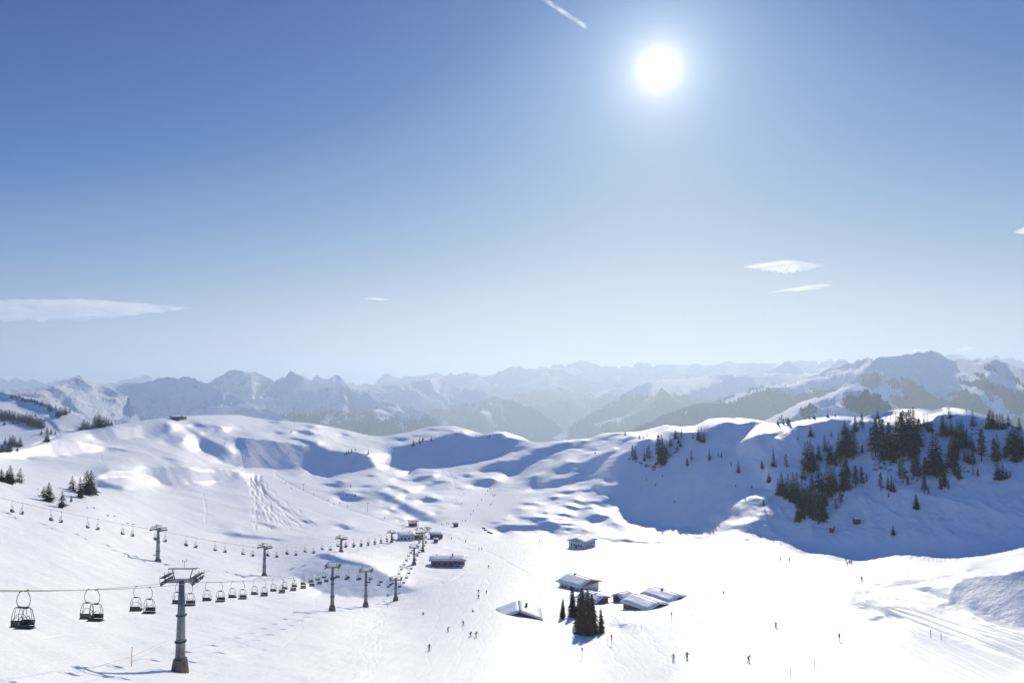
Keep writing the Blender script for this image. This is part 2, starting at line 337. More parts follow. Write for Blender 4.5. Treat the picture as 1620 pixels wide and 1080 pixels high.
PAINT = [
  # left knoll
  (MID, R1((0, 650), (180, 600), (400, 525), (480, 545), (600, 600), (640, 620), (400, 655), (100, 662))),
  (.62, R1((570, 512), (700, 470), (900, 450), (1060, 432), (1110, 465), (1060, 500), (900, 530), (780, 550), (660, 565), (580, 545))),
  (.62, R1((620, 585), (740, 592), (840, 615), (760, 622), (630, 610))),
  (MID, R1((470, 550), (540, 560), (620, 582), (620, 592), (560, 580))),
  (MID, E1(1110, 545, 70, 26)),
  (.62, R1((895, 735), (960, 718), (1200, 720), (1290, 745), (1330, 790), (1200, 840), (1100, 860), (1020, 835), (960, 790), (900, 770))),
  (.62, R1((1350, 735), (1480, 735), (1550, 770), (1500, 800), (1380, 825), (1325, 800))),
  (SH, R1((1130, 430), (1200, 470), (1330, 540), (1450, 600), (1560, 690), (1600, 730), (1500, 725), (1400, 690), (1340, 640), (1265, 605), (1260, 540), (1180, 470))),
  (SH, E1(1275, 457, 48, 14)), (SH, R1((1290, 500), (1380, 460), (1450, 468), (1400, 498), (1310, 515))),
  (.42, R1((450, 765), (560, 800), (620, 770), (700, 740), (860, 760), (840, 790), (720, 790), (640, 795), (740, 830), (830, 860), (700, 860), (600, 830))),
  (MID, R1((980, 655), (1100, 660), (1180, 690), (1080, 690))),
  (MID, R1((0, 662), (200, 664), (300, 680), (120, 674))),
  # long shaded slope in the middle
  (SH, [(374, 692), *R2((0, 535), (100, 545), (250, 560), (380, 600), (430, 590), (560, 620), (640, 620), (730, 640), (740, 660), (780, 700), (800, 722), (700, 735), (640, 750), (480, 790), (380, 770), (320, 730), (200, 740), (0, 730)), (372, 738)]),
  (SH, R2((860, 720), (872, 640), (900, 590), (1000, 570), (1180, 530), (1280, 500), (1340, 490), (1400, 530), (1500, 510), (1560, 500), (1618, 510), (1618, 640), (1500, 670), (1330, 690), (1230, 720), (1120, 730), (1080, 715), (1010, 745), (960, 730), (900, 715))),
  (SH, R2((190, 525), (300, 535), (420, 560), (430, 590), (390, 640), (340, 570), (250, 545))),
  (SH, E2(335, 502, 62, 16, 8)), (SH, E2(170, 502, 55, 8)), (SH, E2(370, 462, 60, 10)), (SH, E2(590, 512, 42, 11, 8)), (MID, E2(1180, 480, 60, 8)), (MID, E2(130, 430, 60, 6)),
  (SH, E2(570, 883, 52, 14, -18)), (SH, E2(622, 916, 80, 24, 2)), (SH, E2(1045, 800, 55, 16, -14)), (SH, E2(1118, 840, 30, 16)), (SH, E2(975, 877, 36, 12, 10)), (SH, E2(1125, 930, 62, 20, -4)),
  (SH, R2((1375, 825), (1450, 795), (1540, 790), (1570, 805), (1520, 845), (1420, 845))), (SH, R2((1425, 752), (1520, 700), (1618, 675), (1700, 670), (1720, 700), (1600, 730), (1500, 750))),
  (SH, E2(712, 847, 34, 7)), (SH, E2(485, 830, 40, 8)), (SH, E2(875, 995, 28, 14, 35)), (SH, E2(820, 790, 0.1, .1)),
  (.40, R2((770, 875), (860, 890), (1000, 960), (1100, 1010), (1180, 1080), (1050, 1060), (900, 950), (800, 890))),
  (.40, R2((800, 870), (850, 878), (880, 895), (820, 888))),
  # hummocky ground right of the middle
  (SH, R3((-20, 520), (40, 535), (100, 545), (60, 590), (0, 620), (-40, 640))), (SH, R3((40, 600), (120, 580), (110, 610), (50, 625))),
  (SH, R3((150, 640), (190, 600), (280, 590), (285, 620), (220, 655), (160, 665))), (SH, R3((285, 585), (340, 562), (430, 560), (430, 600), (350, 622), (290, 610))),
  (SH, R3((440, 595), (480, 552), (530, 553), (490, 600), (450, 608))), (SH, R3((0, 690), (60, 690), (120, 630), (190, 690), (100, 760), (30, 785), (0, 780))),
  (SH, R3((320, 720), (370, 690), (470, 688), (480, 710), (400, 745), (350, 765), (320, 750))), (SH, R3((595, 550), (640, 515), (700, 500), (735, 508), (660, 545))),
  (SH, R3((705, 582), (740, 540), (790, 520), (850, 535), (790, 560), (735, 588))), (.5, R3((520, 610), (600, 570), (700, 530), (640, 570), (560, 612))),
  (SH, R3((440, 752), (480, 700), (570, 650), (700, 600), (725, 592), (690, 640), (600, 695), (575, 740), (490, 765))),
  (SH, R3((228, 822), (300, 797), (360, 790), (400, 800), (480, 762), (530, 760), (490, 800), (400, 835), (300, 850), (240, 845))),
  (SH, E3(178, 843, 30, 9)), (SH, E3(580, 1045, 72, 30, 5)), (SH, E3(430, 985, 70, 16, 12)), (SH, E3(465, 945, 45, 13, 10)), (SH, E3(600, 962, 40, 15, 30)), (SH, E3(660, 940, 42, 12, 8)),
  (SH, E3(205, 1046, 68, 14)), (SH, E3(385, 1025, 65, 13, 10)), (SH, E3(315, 925, 36, 13)), (SH, E3(405, 885, 36, 8)), (SH, E3(620, 810, 32, 9, -8)), (SH, E3(497, 833, 28, 7, -8)), (SH, E3(135, 955, 30, 8, -15)), (SH, E3(530, 875, 40, 8)),
  (SH, EQ(775, 640, 95, 45, 4)), (SH, EQ(905, 625, 50, 38)), (SH, EQ(1060, 632, 105, 40, 2)), (SH, EQ(1280, 615, 110, 62, 8)), (SH, EQ(1150, 530, 110, 26, 4)), (SH, EQ(720, 572, 55, 14, -10)), (SH, EQ(1480, 650, 60, 18)), (SH, EQ(1450, 590, 90, 14, 6)),
  (SH, EQ(30, 325, 45, 18)), (SH, EQ(390, 75, 55, 16)), (.45, EQ(60, 150, 90, 22, 8)),
  # the big shaded hollow below the rim on the right
  (SH, R3((620, 765), (700, 645), (780, 618), (830, 552), (900, 540), (940, 545), (985, 590), (1010, 575), (1060, 520), (1085, 490), (1150, 500), (1290, 500), (1300, 540), (1390, 590), (1395, 620), (1480, 622), (1470, 690), (1560, 660), (1618, 700), (1630, 870), (1560, 885), (1480, 930), (1400, 1000), (1340, 1000), (1300, 1050), (1270, 1100), (1230, 1150), (1130, 1120), (1060, 1110), (900, 1100), (800, 1080), (740, 1000), (720, 940), (700, 900), (600, 865), (600, 850), (715, 835), (700, 780))),
  (SH, R3((1290, 480), (1380, 432), (1440, 428), (1500, 440), (1540, 425), (1600, 432), (1618, 450), (1560, 490), (1500, 540), (1430, 585), (1330, 560), (1290, 520))),
  (LIT, R3((1450, 410), (1480, 408), (1540, 430), (1500, 445))),
  (SH, R3((1530, 560), (1600, 520), (1700, 515), (1750, 530), (1740, 580), (1650, 620), (1600, 605), (1550, 580))),
  (SH, R4((120, 600), (250, 520), (330, 500), (460, 478), (560, 480), (640, 486), (740, 500), (900, 505), (1000, 500), (1060, 470), (1130, 440), (1230, 455), (1260, 440), (1380, 465), (1500, 500), (2600, 600), (2600, 1180), (1640, 1255), (1580, 1262), (1500, 1300), (1250, 1322), (1120, 1331), (870, 1311), (620, 1348), (430, 1305), (300, 1295), (180, 1245), (0, 1205), (-20, 1180), (0, 1070), (60, 1010), (230, 1030), (220, 990), (100, 950), (90, 900), (10, 880), (-100, 880), (-120, 800), (-60, 740), (60, 720), (120, 650))),
  (MID, R4((-160, 1010), (-60, 960), (60, 930), (160, 960), (220, 1000), (150, 1040), (0, 1060), (-120, 1060))),
  (LIT, R4((-140, 960), (-60, 915), (40, 905), (90, 930), (40, 945), (-60, 960), (-140, 1000))),
  (SH, R4((-30, 990), (30, 975), (60, 990), (0, 1010))),
  (LIT, R4((700, 470), (800, 462), (900, 470), (1000, 480), (1050, 455), (1120, 410), (1200, 420), (1230, 445), (1130, 450), (1060, 480), (990, 505), (850, 515), (740, 500))),
  (.34, R4((1270, 530), (1330, 515), (1400, 525), (1420, 545), (1350, 560), (1280, 560))), (.34, R4((1380, 590), (1460, 600), (1540, 650), (1500, 680), (1440, 640), (1380, 610))), (.34, R4((1560, 530), (1640, 560), (1700, 600), (1600, 575))),
  (.34, R4((1075, 540), (1150, 600), (1140, 610), (1060, 560))),
  (.34, R4((1580, 975), (1620, 960), (1680, 985), (1620, 1000))),
  (.34, R8_((598, 185), (620, 155), (690, 137), (770, 140), (790, 155), (700, 150), (640, 165), (610, 190))),
  (.34, R8_((1190, 290), (1260, 245), (1400, 225), (1450, 218), (1540, 240), (1590, 262), (1500, 280), (1420, 262), (1330, 290), (1240, 300))),
  # near right: bank of ploughed snow and ditches
  (.50, R8_((1130, 540), (1170, 475), (1230, 430), (1320, 415), (1480, 405), (1620, 380), (1740, 370), (1800, 720), (1620, 738), (1500, 705), (1400, 660), (1300, 625), (1160, 590))),
  (.5, R8_((735, 548), (840, 552), (1000, 572), (1130, 592), (1280, 630), (1400, 690), (1390, 700), (1260, 650), (1130, 606), (1000, 584), (840, 564), (740, 556))),
  (.5, R8_((940, 495), (1050, 475), (1090, 500), (1090, 555), (1020, 520))),
  (.42, R8_((580, 600), (600, 540), (650, 505), (640, 560), (650, 630), (600, 625))), (.40, R8_((660, 690), (720, 655), (780, 670), (720, 705))),
  (.24, R8_((740, 600), (1100, 600), (1400, 700), (1620, 760), (1800, 800), (1800, 1000), (1300, 850), (900, 700))), (.22, R8_((700, 470), (1000, 430), (1300, 370), (1340, 390), (1100, 450), (760, 500))),
  (.25, R6_((420, 330), (600, 340), (800, 400), (1000, 520), (700, 560), (400, 520), (250, 420))),
  # near ground: soft waves
  (.40, Z(380, 740, 6.23, [(0, 645), (150, 650), (350, 690), (480, 705), (350, 705), (200, 690), (0, 680)])),
  (SH, Z(380, 740, 6.23, [(190, 535), (270, 545), (330, 550), (310, 585), (260, 580)])), (.45, Z(380, 740, 6.23, [(130, 460), (200, 435), (270, 440), (170, 465)])), (.45, Z(380, 740, 6.23, [(60, 505), (140, 510), (150, 525), (90, 520)])),
  (.42, Z(380, 740, 6.23, [(600, 505), (720, 510), (700, 545), (620, 545), (560, 520)])), (.42, Z(380, 740, 6.23, [(910, 555), (1000, 530), (1080, 560), (1120, 600), (1000, 590)])),
  (.42, R5_((1300, 165), (1400, 150), (1543, 175), (1700, 190), (1560, 200), (1380, 185))),
  (.48, R6_((395, 290), (450, 290), (560, 320), (700, 350), (770, 375), (650, 365), (500, 335), (430, 320))),
  (.42, R6_((60, 95), (120, 105), (130, 130), (90, 128))),
  (.50, Z(860, 840, 6.352, [(730, 985), (760, 920), (850, 900), (930, 890), (880, 930), (820, 965)])),
  (.40, R7_((560, 190), (700, 195), (900, 215), (1000, 205), (900, 225), (650, 215))), (.40, R7_((720, 255), (640, 270), (560, 268), (620, 262))),
  (.55, R7_((1130, 130), (1100, 128), (1110, 145), (1135, 145))), (.5, R7_((1380, 130), (1480, 100), (1560, 110), (1600, 160), (1540, 185), (1440, 165))), (.45, R7_((1300, 60), (1360, 45), (1385, 60), (1340, 82))),
]
PISTE = [[(560, 1090), (640, 1000), (700, 930), (745, 900), (760, 860), (700, 820), (730, 790), (760, 772), (830, 775), (840, 790), (790, 820), (800, 850), (900, 868), (1000, 880), (1100, 900), (1200, 890), (1340, 885), (1450, 890), (1620, 880), (1620, 905), (1450, 915), (1360, 930), (1340, 1000), (1350, 1090)],
         [(372, 745), (420, 750), (500, 780), (600, 820), (640, 845), (600, 842), (520, 822), (440, 790), (395, 765)], [(1400, 935), (1620, 1010), (1620, 1090), (1340, 1090), (1350, 960)]]
TRACKS = [(.5, 1.6, Z(380, 740, 6.23, [(340, 62), (500, 165), (700, 260), (900, 350), (1100, 420), (1300, 480), (1620, 600)])), (.35, 1.3, Z(380, 740, 6.23, [(0, 590), (400, 612), (800, 610), (1120, 598), (1040, 530), (850, 470), (700, 420)])),
    (.35, 1.3, Z(0, 560, 4.045, [(600, 830), (800, 900), (1000, 1000), (1300, 1080)])), (.35, 1.2, Z(0, 560, 4.045, [(1300, 900), (1320, 1000), (1315, 1080)])), (.25, 1.4, R8_((560, 500), (800, 470), (1000, 440), (1200, 400), (1620, 300))), (.25, 1.4, R8_((640, 640), (900, 680), (1100, 760), (1400, 860), (1620, 940))),
    (.25, 1.5, R8_((700, 590), (950, 640), (1200, 720), (1620, 830))), (.2, 1.5, R8_((560, 690), (800, 740), (1000, 800), (1300, 960), (1500, 1080))), (.3, 1.5, R6_((1000, 560), (1080, 510), (1200, 470), (1300, 400))), (.35, 1.3, R6_((40, 60), (200, 110), (340, 150), (600, 145))),
    (.3, 1.3, R7_((560, 195), (760, 215), (950, 222))), (.3, 1.3, R7_((540, 270), (680, 262), (740, 250))), (.3, 1.4, R7_((640, 300), (820, 320), (1050, 312), (1300, 318), (1543, 350))), (.3, 1.4, R7_((830, 770), (930, 730), (1150, 640), (1330, 570), (1500, 515))),
    (.3, 1.3, R7_((300, 690), (360, 770), (410, 800))), (.3, 1.3, R7_((0, 340), (120, 400), (200, 470))), (.25, 1.3, Q4((280, 750), (430, 830), (600, 890), (760, 960))), (.25, 1.2, Q4((0, 530), (60, 600), (250, 650), (450, 690))),
    (.3, 1.2, Q4((180, 30), (230, 90), (265, 190))), (.25, 1.2, Q4((350, 215), (800, 215), (1000, 235))), (.3, 1.3, R5_((850, 0), (1000, 50), (1200, 130), (1543, 135))), (.25, 1.3, R5_((1080, 230), (1250, 300), (1400, 370), (1520, 395))), (.3, 1.5, R5_((250, 820), (320, 795), (420, 785), (560, 795), (680, 805), (780, 830))),
    (.3, 1.3, R6_((0, 450), (60, 420), (130, 430), (220, 470))), (.25, 1.2, Z(0, 560, 4.045, [(640, 640), (655, 700)])), (.3, 1.3, [(375, 690), (385, 735), (400, 790), (410, 830)])]
PISTE_EDGE = R8_((-30, 190), (0, 200), (180, 245), (300, 292), (430, 302), (540, 332), (620, 346), (870, 308), (1120, 328), (1250, 322), (1400, 305), (1620, 255), (1900, 200), (2600, 150))
CUTS = [PISTE_EDGE, R7_((640, 60), (700, 82), (760, 112), (860, 132), (1000, 142), (1060, 140), (1110, 125))]
ROUGH = [[(560, 735), (700, 740), (760, 772), (720, 800), (640, 830), (560, 790), (480, 760)], [(790, 720), (900, 690), (1000, 690), (950, 760), (985, 830), (960, 850), (820, 845), (780, 835), (840, 790), (830, 770)], [(380, 668), (560, 690), (640, 700), (720, 682), (700, 676), (560, 690), (440, 672)], [(1130, 790), (1250, 800), (1300, 850), (1200, 868), (1080, 850)]]
def bowl_k(K, X, Y):
    m = np.zeros(X.shape, bool)
    for p in ROUGH: m |= inpoly(X, Y, p)
    n = fbm(X / 26, Y / 8, 3, 71); K[m & (n > .40)] = .50; K[m & (n > .32) & (n <= .40)] = .38
TRK = []                                                # winding ski tracks: (width in pixels, depth in metres, polyline)
_r = random.Random(12)
for _ in range(46):
    x0, x1 = _r.uniform(430, 1340), 0; yb = _r.uniform(1000, 1090); yt = yb - _r.uniform(60, 150); x1 = x0 + (760 + (x0 - 760) * .55 - x0) * (yb - yt) / 220; am = _r.uniform(3, 11); fq = _r.uniform(.10, .22); ph = _r.uniform(0, 6)
    TRK.append((.75, _r.uniform(.05, .11), [(x0 + (x1 - x0) * u + am * (1 - .5 * u) * math.sin(ph + fq * (yb - yt) * u * (1 + .6 * u)), yb + (yt - yb) * u) for u in [i / 34 for i in range(35)]]))
for _ in range(30):
    x0, x1 = _r.uniform(388, 412), _r.uniform(395, 500); am = _r.uniform(1, 3.5); ph = _r.uniform(0, 6); y1 = _r.uniform(800, 838)
    TRK.append((.8, _r.uniform(.12, .28), [(x0 + (x1 - x0) * u ** 1.5 + am * math.sin(ph + 26 * u), 752 + (y1 - 752) * u) for u in [i / 30 for i in range(31)]]))
for _ in range(16):
    y0 = _r.uniform(925, 1000); TRK.append((.8, _r.uniform(.08, .2), [(1350 + _r.uniform(-10, 60), y0), (1450, y0 + 22 + (y0 - 925) * .25), (1540, y0 + 50 + (y0 - 925) * .5), (1640, y0 + 85 + (y0 - 925) * .8)]))
for _ in range(12):
    y0 = _r.uniform(800, 930); TRK.append((.8, _r.uniform(.08, .22), [(_r.uniform(-20, 60), y0), (150, y0 + 38), (300, y0 + 75), (_r.uniform(380, 460), y0 + 100)]))
def bowl_L0(X, Y):
    return tps(BOWL_CTRL, X, Y, 8e-2)
def piste_mask(px, py):
    m = np.zeros(np.shape(px))
    for p in PISTE: m = np.maximum(m, inpoly(px, py, p))
    return m
_mg = np.meshgrid(np.arange(-260, 1884, 4.), np.arange(640, 1420, 4.))
_pm = piste_mask(*_mg)
for _ in range(14): _pm = (np.roll(_pm, 1, 0) + np.roll(_pm, -1, 0) + np.roll(_pm, 1, 1) + np.roll(_pm, -1, 1) + _pm * 2) / 6
def pm_at(px, py):
    x = np.clip((np.asarray(px) + 260) / 4, 0, _pm.shape[1] - 1.01); y = np.clip((np.asarray(py) - 640) / 4, 0, _pm.shape[0] - 1.01); j = x.astype(int); i = y.astype(int); u = x - j; v = y - i
    return (_pm[i, j] * (1 - u) + _pm[i, j + 1] * u) * (1 - v) + (_pm[i + 1, j] * (1 - u) + _pm[i + 1, j + 1] * u) * v
    j = np.clip(((np.asarray(px) + 260) / 4).astype(int), 0, _pm.shape[1] - 1); i = np.clip(((np.asarray(py) - 640) / 4).astype(int), 0, _pm.shape[0] - 1); return _pm[i, j]
def bowl_noise(x, y, px, py):
    r = np.hypot(x, y); rough = 1 - .85 * pm_at(px, py); far = smooth(350, 700, r)
    lf = np.sin(px * 0) + rough
    z = rough * (.9 * fbm(x / 55, y / 55, 3, 3) + .14 * fbm(x / 7, y / 7, 3, 9) * (1 - far)) + .25 * rough * fbm(x / 14 + y / 40, y / 14, 2, 13) + (1 - rough) * (.07 * fbm(x / 6, y / 9, 3, 15) + .02 * fbm(x / 1.1, y / 2.5, 2, 17) * (1 - far))
    z += smooth(1150, 1250, px) * smooth(870, 850, py) * (1.6 * ridged(x / 26, y / 70, 4, 6) + .5 * fbm(x / 6, y / 6, 3, 8)) + far * rough * .9 * fbm(x / 60, y / 40, 4, 21)
    z += far * rough * .7 * ridged(x / 110 + y / 300, y / 70, 3, 5)
    for amp, wd, pts in TRACKS + [(2 * d_, w_ / .6, p_) for w_, d_, p_ in TRK]:
        amp *= .5; wd *= .6
        a = np.array(pts); m = (px > a[:, 0].min() - 6) & (px < a[:, 0].max() + 6) & (py > a[:, 1].min() - 6) & (py < a[:, 1].max() + 6)
        if np.ndim(m) == 0:
            if m: z = z - amp * math.exp(-float((seg_dist(np.array([px]), np.array([py]), pts)[0]) / wd) ** 2)
        elif m.any():
            d = seg_dist(px[m], py[m], pts); z[m] -= amp * np.clip(r[m] / 250, .5, 3) * np.exp(-(d / wd) ** 2)
    return z
def under_camera(s, xs, P):
    a = P[-1]; out = []
    for u in (.8, .6, .4, .2, 0, -.4, -1, -2, -4, -8, -14):
        q = a.copy(); q[:, 0] = a[:, 0] * (1 if u < 0 else u * .9 + .1 if u > 0 else .1) ; q[:, 1] = a[:, 1] * u if u >= 0 else u * 40
        if u <= 0: q[:, 0] = a[:, 0] * (.1 if u == 0 else 1) * (1 + 2 * abs(u))
        q[:, 2] = a[:, 2] * min(1, max(u, .0) + .0) + (1 - max(u, 0)) * -27 + max(0, -u) * 3
        out.append(q)
    return np.array(out)
def bowl_piste_attr(P): return np.zeros(P.shape[:2])
bowl = Sheet('snow_ground', BOWL_CREST, 1400, SNOW, bowl_L0, PAINT, step=(3, 2), noise=bowl_noise, rows=1.3, colstep=1.8, below=under_camera, cuts=CUTS, kfun=bowl_k, back=.45, depth=260, wn=.012, lam=4e-6,
             attrs={'piste': lambda P: np.zeros(P.shape[:2])})
_a = bowl.o.data.attributes['piste']; _v = np.zeros(len(bowl.o.data.vertices)); _nb = bowl.nb * bowl.PX.shape[1]
_v[_nb:_nb + bowl.PX.size] = pm_at(bowl.PX, bowl.PY).reshape(-1); _a.data.foreach_set('value', _v.astype(np.float32))
# ------------------------------------------------------------------ hills and mountains, near to far
def mtn(name, crest, dist, ybot, mt, k=.40, paint=(), amp=60, wl=700, tree=-120, tree_w=120, clear=(), rock=.3, slope=.55, step=(2, 1), rows=1.0, colstep=1.6, seed=1, lam=3e-6, wn=.03, crough=2.2, forest_k=1.0, trees_only=None, ext=0):
    """dist: list of (px, distance of the skyline there)"""
    if ext: crest = [(crest[0][0] - ext, ybot)] + crest + [(crest[-1][0] + ext, ybot)]
    dx, dd = np.array(dist, float).T; d2 = np.interp(dd, [0, 2000, 3500, 5000, 8000, 13000, 20000, 32000], [0, 2000, 4500, 7600, 10500, 13800, 17000, 20000]); q_ = (d2 / dd).mean(); dd = d2; amp *= q_; wl *= q_; tree *= q_; tree_w *= q_; cx, cy = np.array(crest, float).T
    def L0(X, Y):
        yc = np.interp(X, cx, cy); gxx = np.arange(cx[0] - 100, cx[-1] + 100, 2.); cs = np.interp(gxx, cx, cy)
        kr = np.exp(-(np.arange(-30, 31) / 9.) ** 2); kr /= kr.sum(); cs = np.convolve(np.pad(cs, 30, 'edge'), kr, 'valid'); ys = np.interp(X, gxx, cs)
        u = smooth(0, 22, Y - yc); yc = yc * (1 - u) + ys * u; _, _, t = ray(X, Y); d = np.interp(X, dx, dd)
        return np.log(d) - (Y - yc) / F / np.maximum(slope - t, .1)
    def nz(x, y, px, py):
        return 2.1 * amp * (ridged(x / wl + .3 * fbm(x / wl / 2, y / wl / 2, 2, seed), y / wl / 1.8, 6, seed, .58).clip(-1, 1.15) - 1.1)
    def forest(P):
        x, y, z = P[..., 0], P[..., 1], P[..., 2]
        n = fbm(x / (wl * .7), y / (wl * .7), 4, seed + 40) * 1.6
        return smooth(tree + tree_w, tree - tree_w, z + n * tree_w * 1.6) * forest_k
    def rockf(P):
        x, y, z = P[..., 0], P[..., 1], P[..., 2]
        return rock + .35 * fbm(x / wl, y / wl, 4, seed + 80)
    s = Sheet(name, crest, ybot, mt, L0, list(paint) + [(.05, p) for p in clear], base_k=k, step=step, noise=nz, rows=rows, colstep=colstep, back=.5, depth=max(dd) * .06, wn=wn, lam=lam,
              attrs={'forest': forest, 'rock': rockf}, crough=crough)
    n = s.nb * s.PX.shape[1]; a = s.o.data.attributes['forest']; v = np.zeros(len(s.o.data.vertices), np.float32); a.data.foreach_get('value', v)
    px, py = s.PX.reshape(-1), s.PY.reshape(-1); q = v[n:n + px.size]
    jx = px + 9 * pnoise(px / 14, py / 8, 7) + 6 * pnoise(px / 4, py / 3, 9); jy = py + 5 * pnoise(px / 12, py / 8, 8) + 4 * pnoise(px / 4, py / 3, 10)
    for p in clear: q[inpoly(jx, jy, p)] = 0
    if trees_only is not None:
        m = np.zeros(px.shape, bool)
        for p in trees_only: m |= inpoly(jx, jy, p)
        q[:] = np.where(m, .95, 0)
        s.forest_polys = trees_only
    v[n:n + px.size] = q; a.data.foreach_set('value', v); s.forest = q.reshape(s.PX.shape)
    return s
G1 = lambda *p: Z(0, 570, 6.75, p)
G2 = lambda *p: Z(180, 570, 6.75, p)
G3 = lambda *p: Z(400, 570, 6.75, p)
G4 = lambda *p: Z(580, 560, 5.4, p)
G5 = lambda *p: Z(800, 560, 5.4, p)
G6 = lambda *p: Z(1080, 550, 5.4, p)
G7 = lambda *p: Z(1340, 540, 5.786, p)
M_NEAR = mountain_material('near_mountain', 2200, .65); M_MID = mountain_material('mid_mountain', 3600, .65); M_FAR = mountain_material('far_mountain', 8000, .5)

# the hill on the left with tree rows
left_hill = mtn('left_hill', [(-260, 640), (-120, 622), (0, 619), (12, 622), (27, 625), (33, 629), (45, 630), (60, 633), (75, 639), (100, 646), (118, 655), (135, 662), (152, 667), (178, 672), (200, 690), (230, 720)], [(-260, 1500), (0, 1700), (100, 1500), (230, 1150)], 745, SNOW, k=.08, slope=.2, amp=1.6, wl=160, tree=-9999, tree_w=10, seed=3,
    paint=[(.6, G1((0, 330), (100, 350), (180, 372), (190, 400), (100, 415), (0, 400))), (.6, G1((180, 370), (300, 395), (450, 450), (560, 500), (640, 560), (600, 620), (540, 610), (520, 545), (400, 540), (300, 500), (240, 460), (230, 430))), (.6, G1((310, 930), (470, 810), (700, 780), (900, 740), (740, 735), (840, 680), (960, 740), (700, 800), (400, 900))), (.4, G1((420, 560), (520, 620), (660, 770), (620, 770), (500, 640)))])
# background peak and lit flank on the left
mtn('left_mountain', [(-260, 640), (-100, 625), (0, 614), (30, 615), (60, 612), (80, 610), (92, 603), (102, 601), (110, 599), (118, 596), (124, 594), (130, 594.5), (138, 598), (146, 602), (155, 606), (162, 609), (170, 611), (180, 615), (190, 621), (196, 626), (204, 628), (200.1 + 6, 640), (215, 655), (240, 690)], [(-260, 3200), (110, 3400), (200, 3000), (240, 2500)], 715, M_NEAR, k=.12, slope=.4, amp=11, wl=420, tree=-9999, tree_w=10, rock=.22, seed=5,
    paint=[(.62, G1((670, 262), (830, 175), (900, 200), (1000, 320), (900, 330), (760, 320))), (.05, G1((830, 180), (900, 180), (1080, 260), (1020, 330), (940, 240))), (.6, G1((520, 330), (600, 310), (700, 330), (760, 390), (820, 480), (700, 440), (560, 390))), (.6, G1((210, 340), (400, 350), (500, 380), (520, 400), (400, 410), (240, 370))), (.6, G1((1010, 340), (1080, 265), (1180, 290), (1300, 360), (1340, 380), (1200, 390), (1100, 380))), (.6, G1((430, 310), (560, 270), (600, 300), (520, 330))),
           (0.0, G1((800, 340), (1000, 340), (1200, 400), (1380, 380), (1300, 560), (1330, 620), (1180, 640), (1000, 560), (860, 480))), (.0, G1((520, 400), (700, 440), (850, 500), (900, 600), (700, 500)))])
LFM = mtn('left_forest_mountain', [(140, 645), (158, 634), (175, 622), (187, 610), (200, 606), (215, 605), (230, 605), (242, 601), (255, 598.5), (266, 596.5), (274, 596.3), (278, 599), (283, 598), (297, 595), (306, 597), (315, 601), (325, 605), (330, 608), (340, 612), (352, 620), (365, 622), (380, 631), (395, 638), (407, 641), (420, 646), (440, 655), (462, 667), (490, 680)], [(140, 5200), (300, 5000), (490, 4200)], 715, M_NEAR, amp=70, wl=520, tree=-290, tree_w=60, rock=.3, seed=7, slope=.6,
    clear=[G2((740, 225), (830, 245), (930, 270), (1050, 310), (1120, 330), (1330, 350), (1540, 345), (1590, 470), (1500, 460), (1300, 390), (1200, 420), (1100, 400), (980, 380), (920, 330), (860, 255)), G2((1480, 505), (1620, 535), (1620, 545), (1500, 520)), G2((190, 315), (320, 320), (300, 330), (210, 327))])
mtn('rocky_mountain', [(300, 625), (318, 614), (330, 605), (338, 600), (346, 595), (355, 590.5), (361, 586.5), (368, 586), (375, 584.7), (380, 586), (390, 589), (405, 588.5), (412, 591), (418, 594), (426, 599), (432, 602), (445, 615), (470, 650)], [(300, 7500), (470, 7000)], 690, M_MID, amp=90, wl=700, tree=-330, tree_w=60, rock=.42, seed=9, slope=.6,
    clear=[G2((1460, 235), (1560, 260), (1620, 300), (1600, 330), (1520, 290)), G3((0, 350), (40, 370), (90, 470), (60, 475), (0, 420))])
mtn('twin_peak_mountain', [(385, 660), (398, 640), (408, 628), (420, 616), (435, 603), (442, 598), (450, 593), (456, 589.5), (461.5, 586.5), (467, 590), (476, 593), (485, 598), (491, 600.5), (497, 597), (503, 594.3), (510, 597.5), (520, 600), (526, 596), (531, 593), (537, 594.5), (543, 600), (549, 607), (556, 609), (566, 613), (578, 619), (590, 627), (604, 631), (618, 637), (632, 640), (648, 645), (665, 650), (690, 660), (712, 670), (745, 690), (775, 705)], [(385, 6500), (550, 6000), (775, 4800)], 715, M_MID, amp=110, wl=800, tree=-300, tree_w=80, rock=.25, seed=12, slope=.62,
    paint=[(.05, G3((430, 115), (540, 150), (640, 190), (600, 205), (520, 165), (460, 145)))],
    clear=[G3((925, 165), (1010, 190), (1120, 240), (1250, 300), (1330, 360), (1450, 400), (1570, 460), (1480, 450), (1350, 420), (1250, 370), (1180, 340), (1080, 320), (1010, 270), (970, 210)), G3((1345, 460), (1430, 460), (1530, 520), (1450, 500)), G3((1210, 510), (1270, 500), (1275, 545), (1220, 530)), G3((1290, 560), (1320, 505), (1400, 545), (1500, 590), (1440, 620), (1330, 605)), G3((1530, 520), (1620, 540), (1680, 590), (1600, 600)), G3((1570, 610), (1640, 620), (1620, 690)), G3((700, 620), (880, 560), (860, 620), (760, 680))])
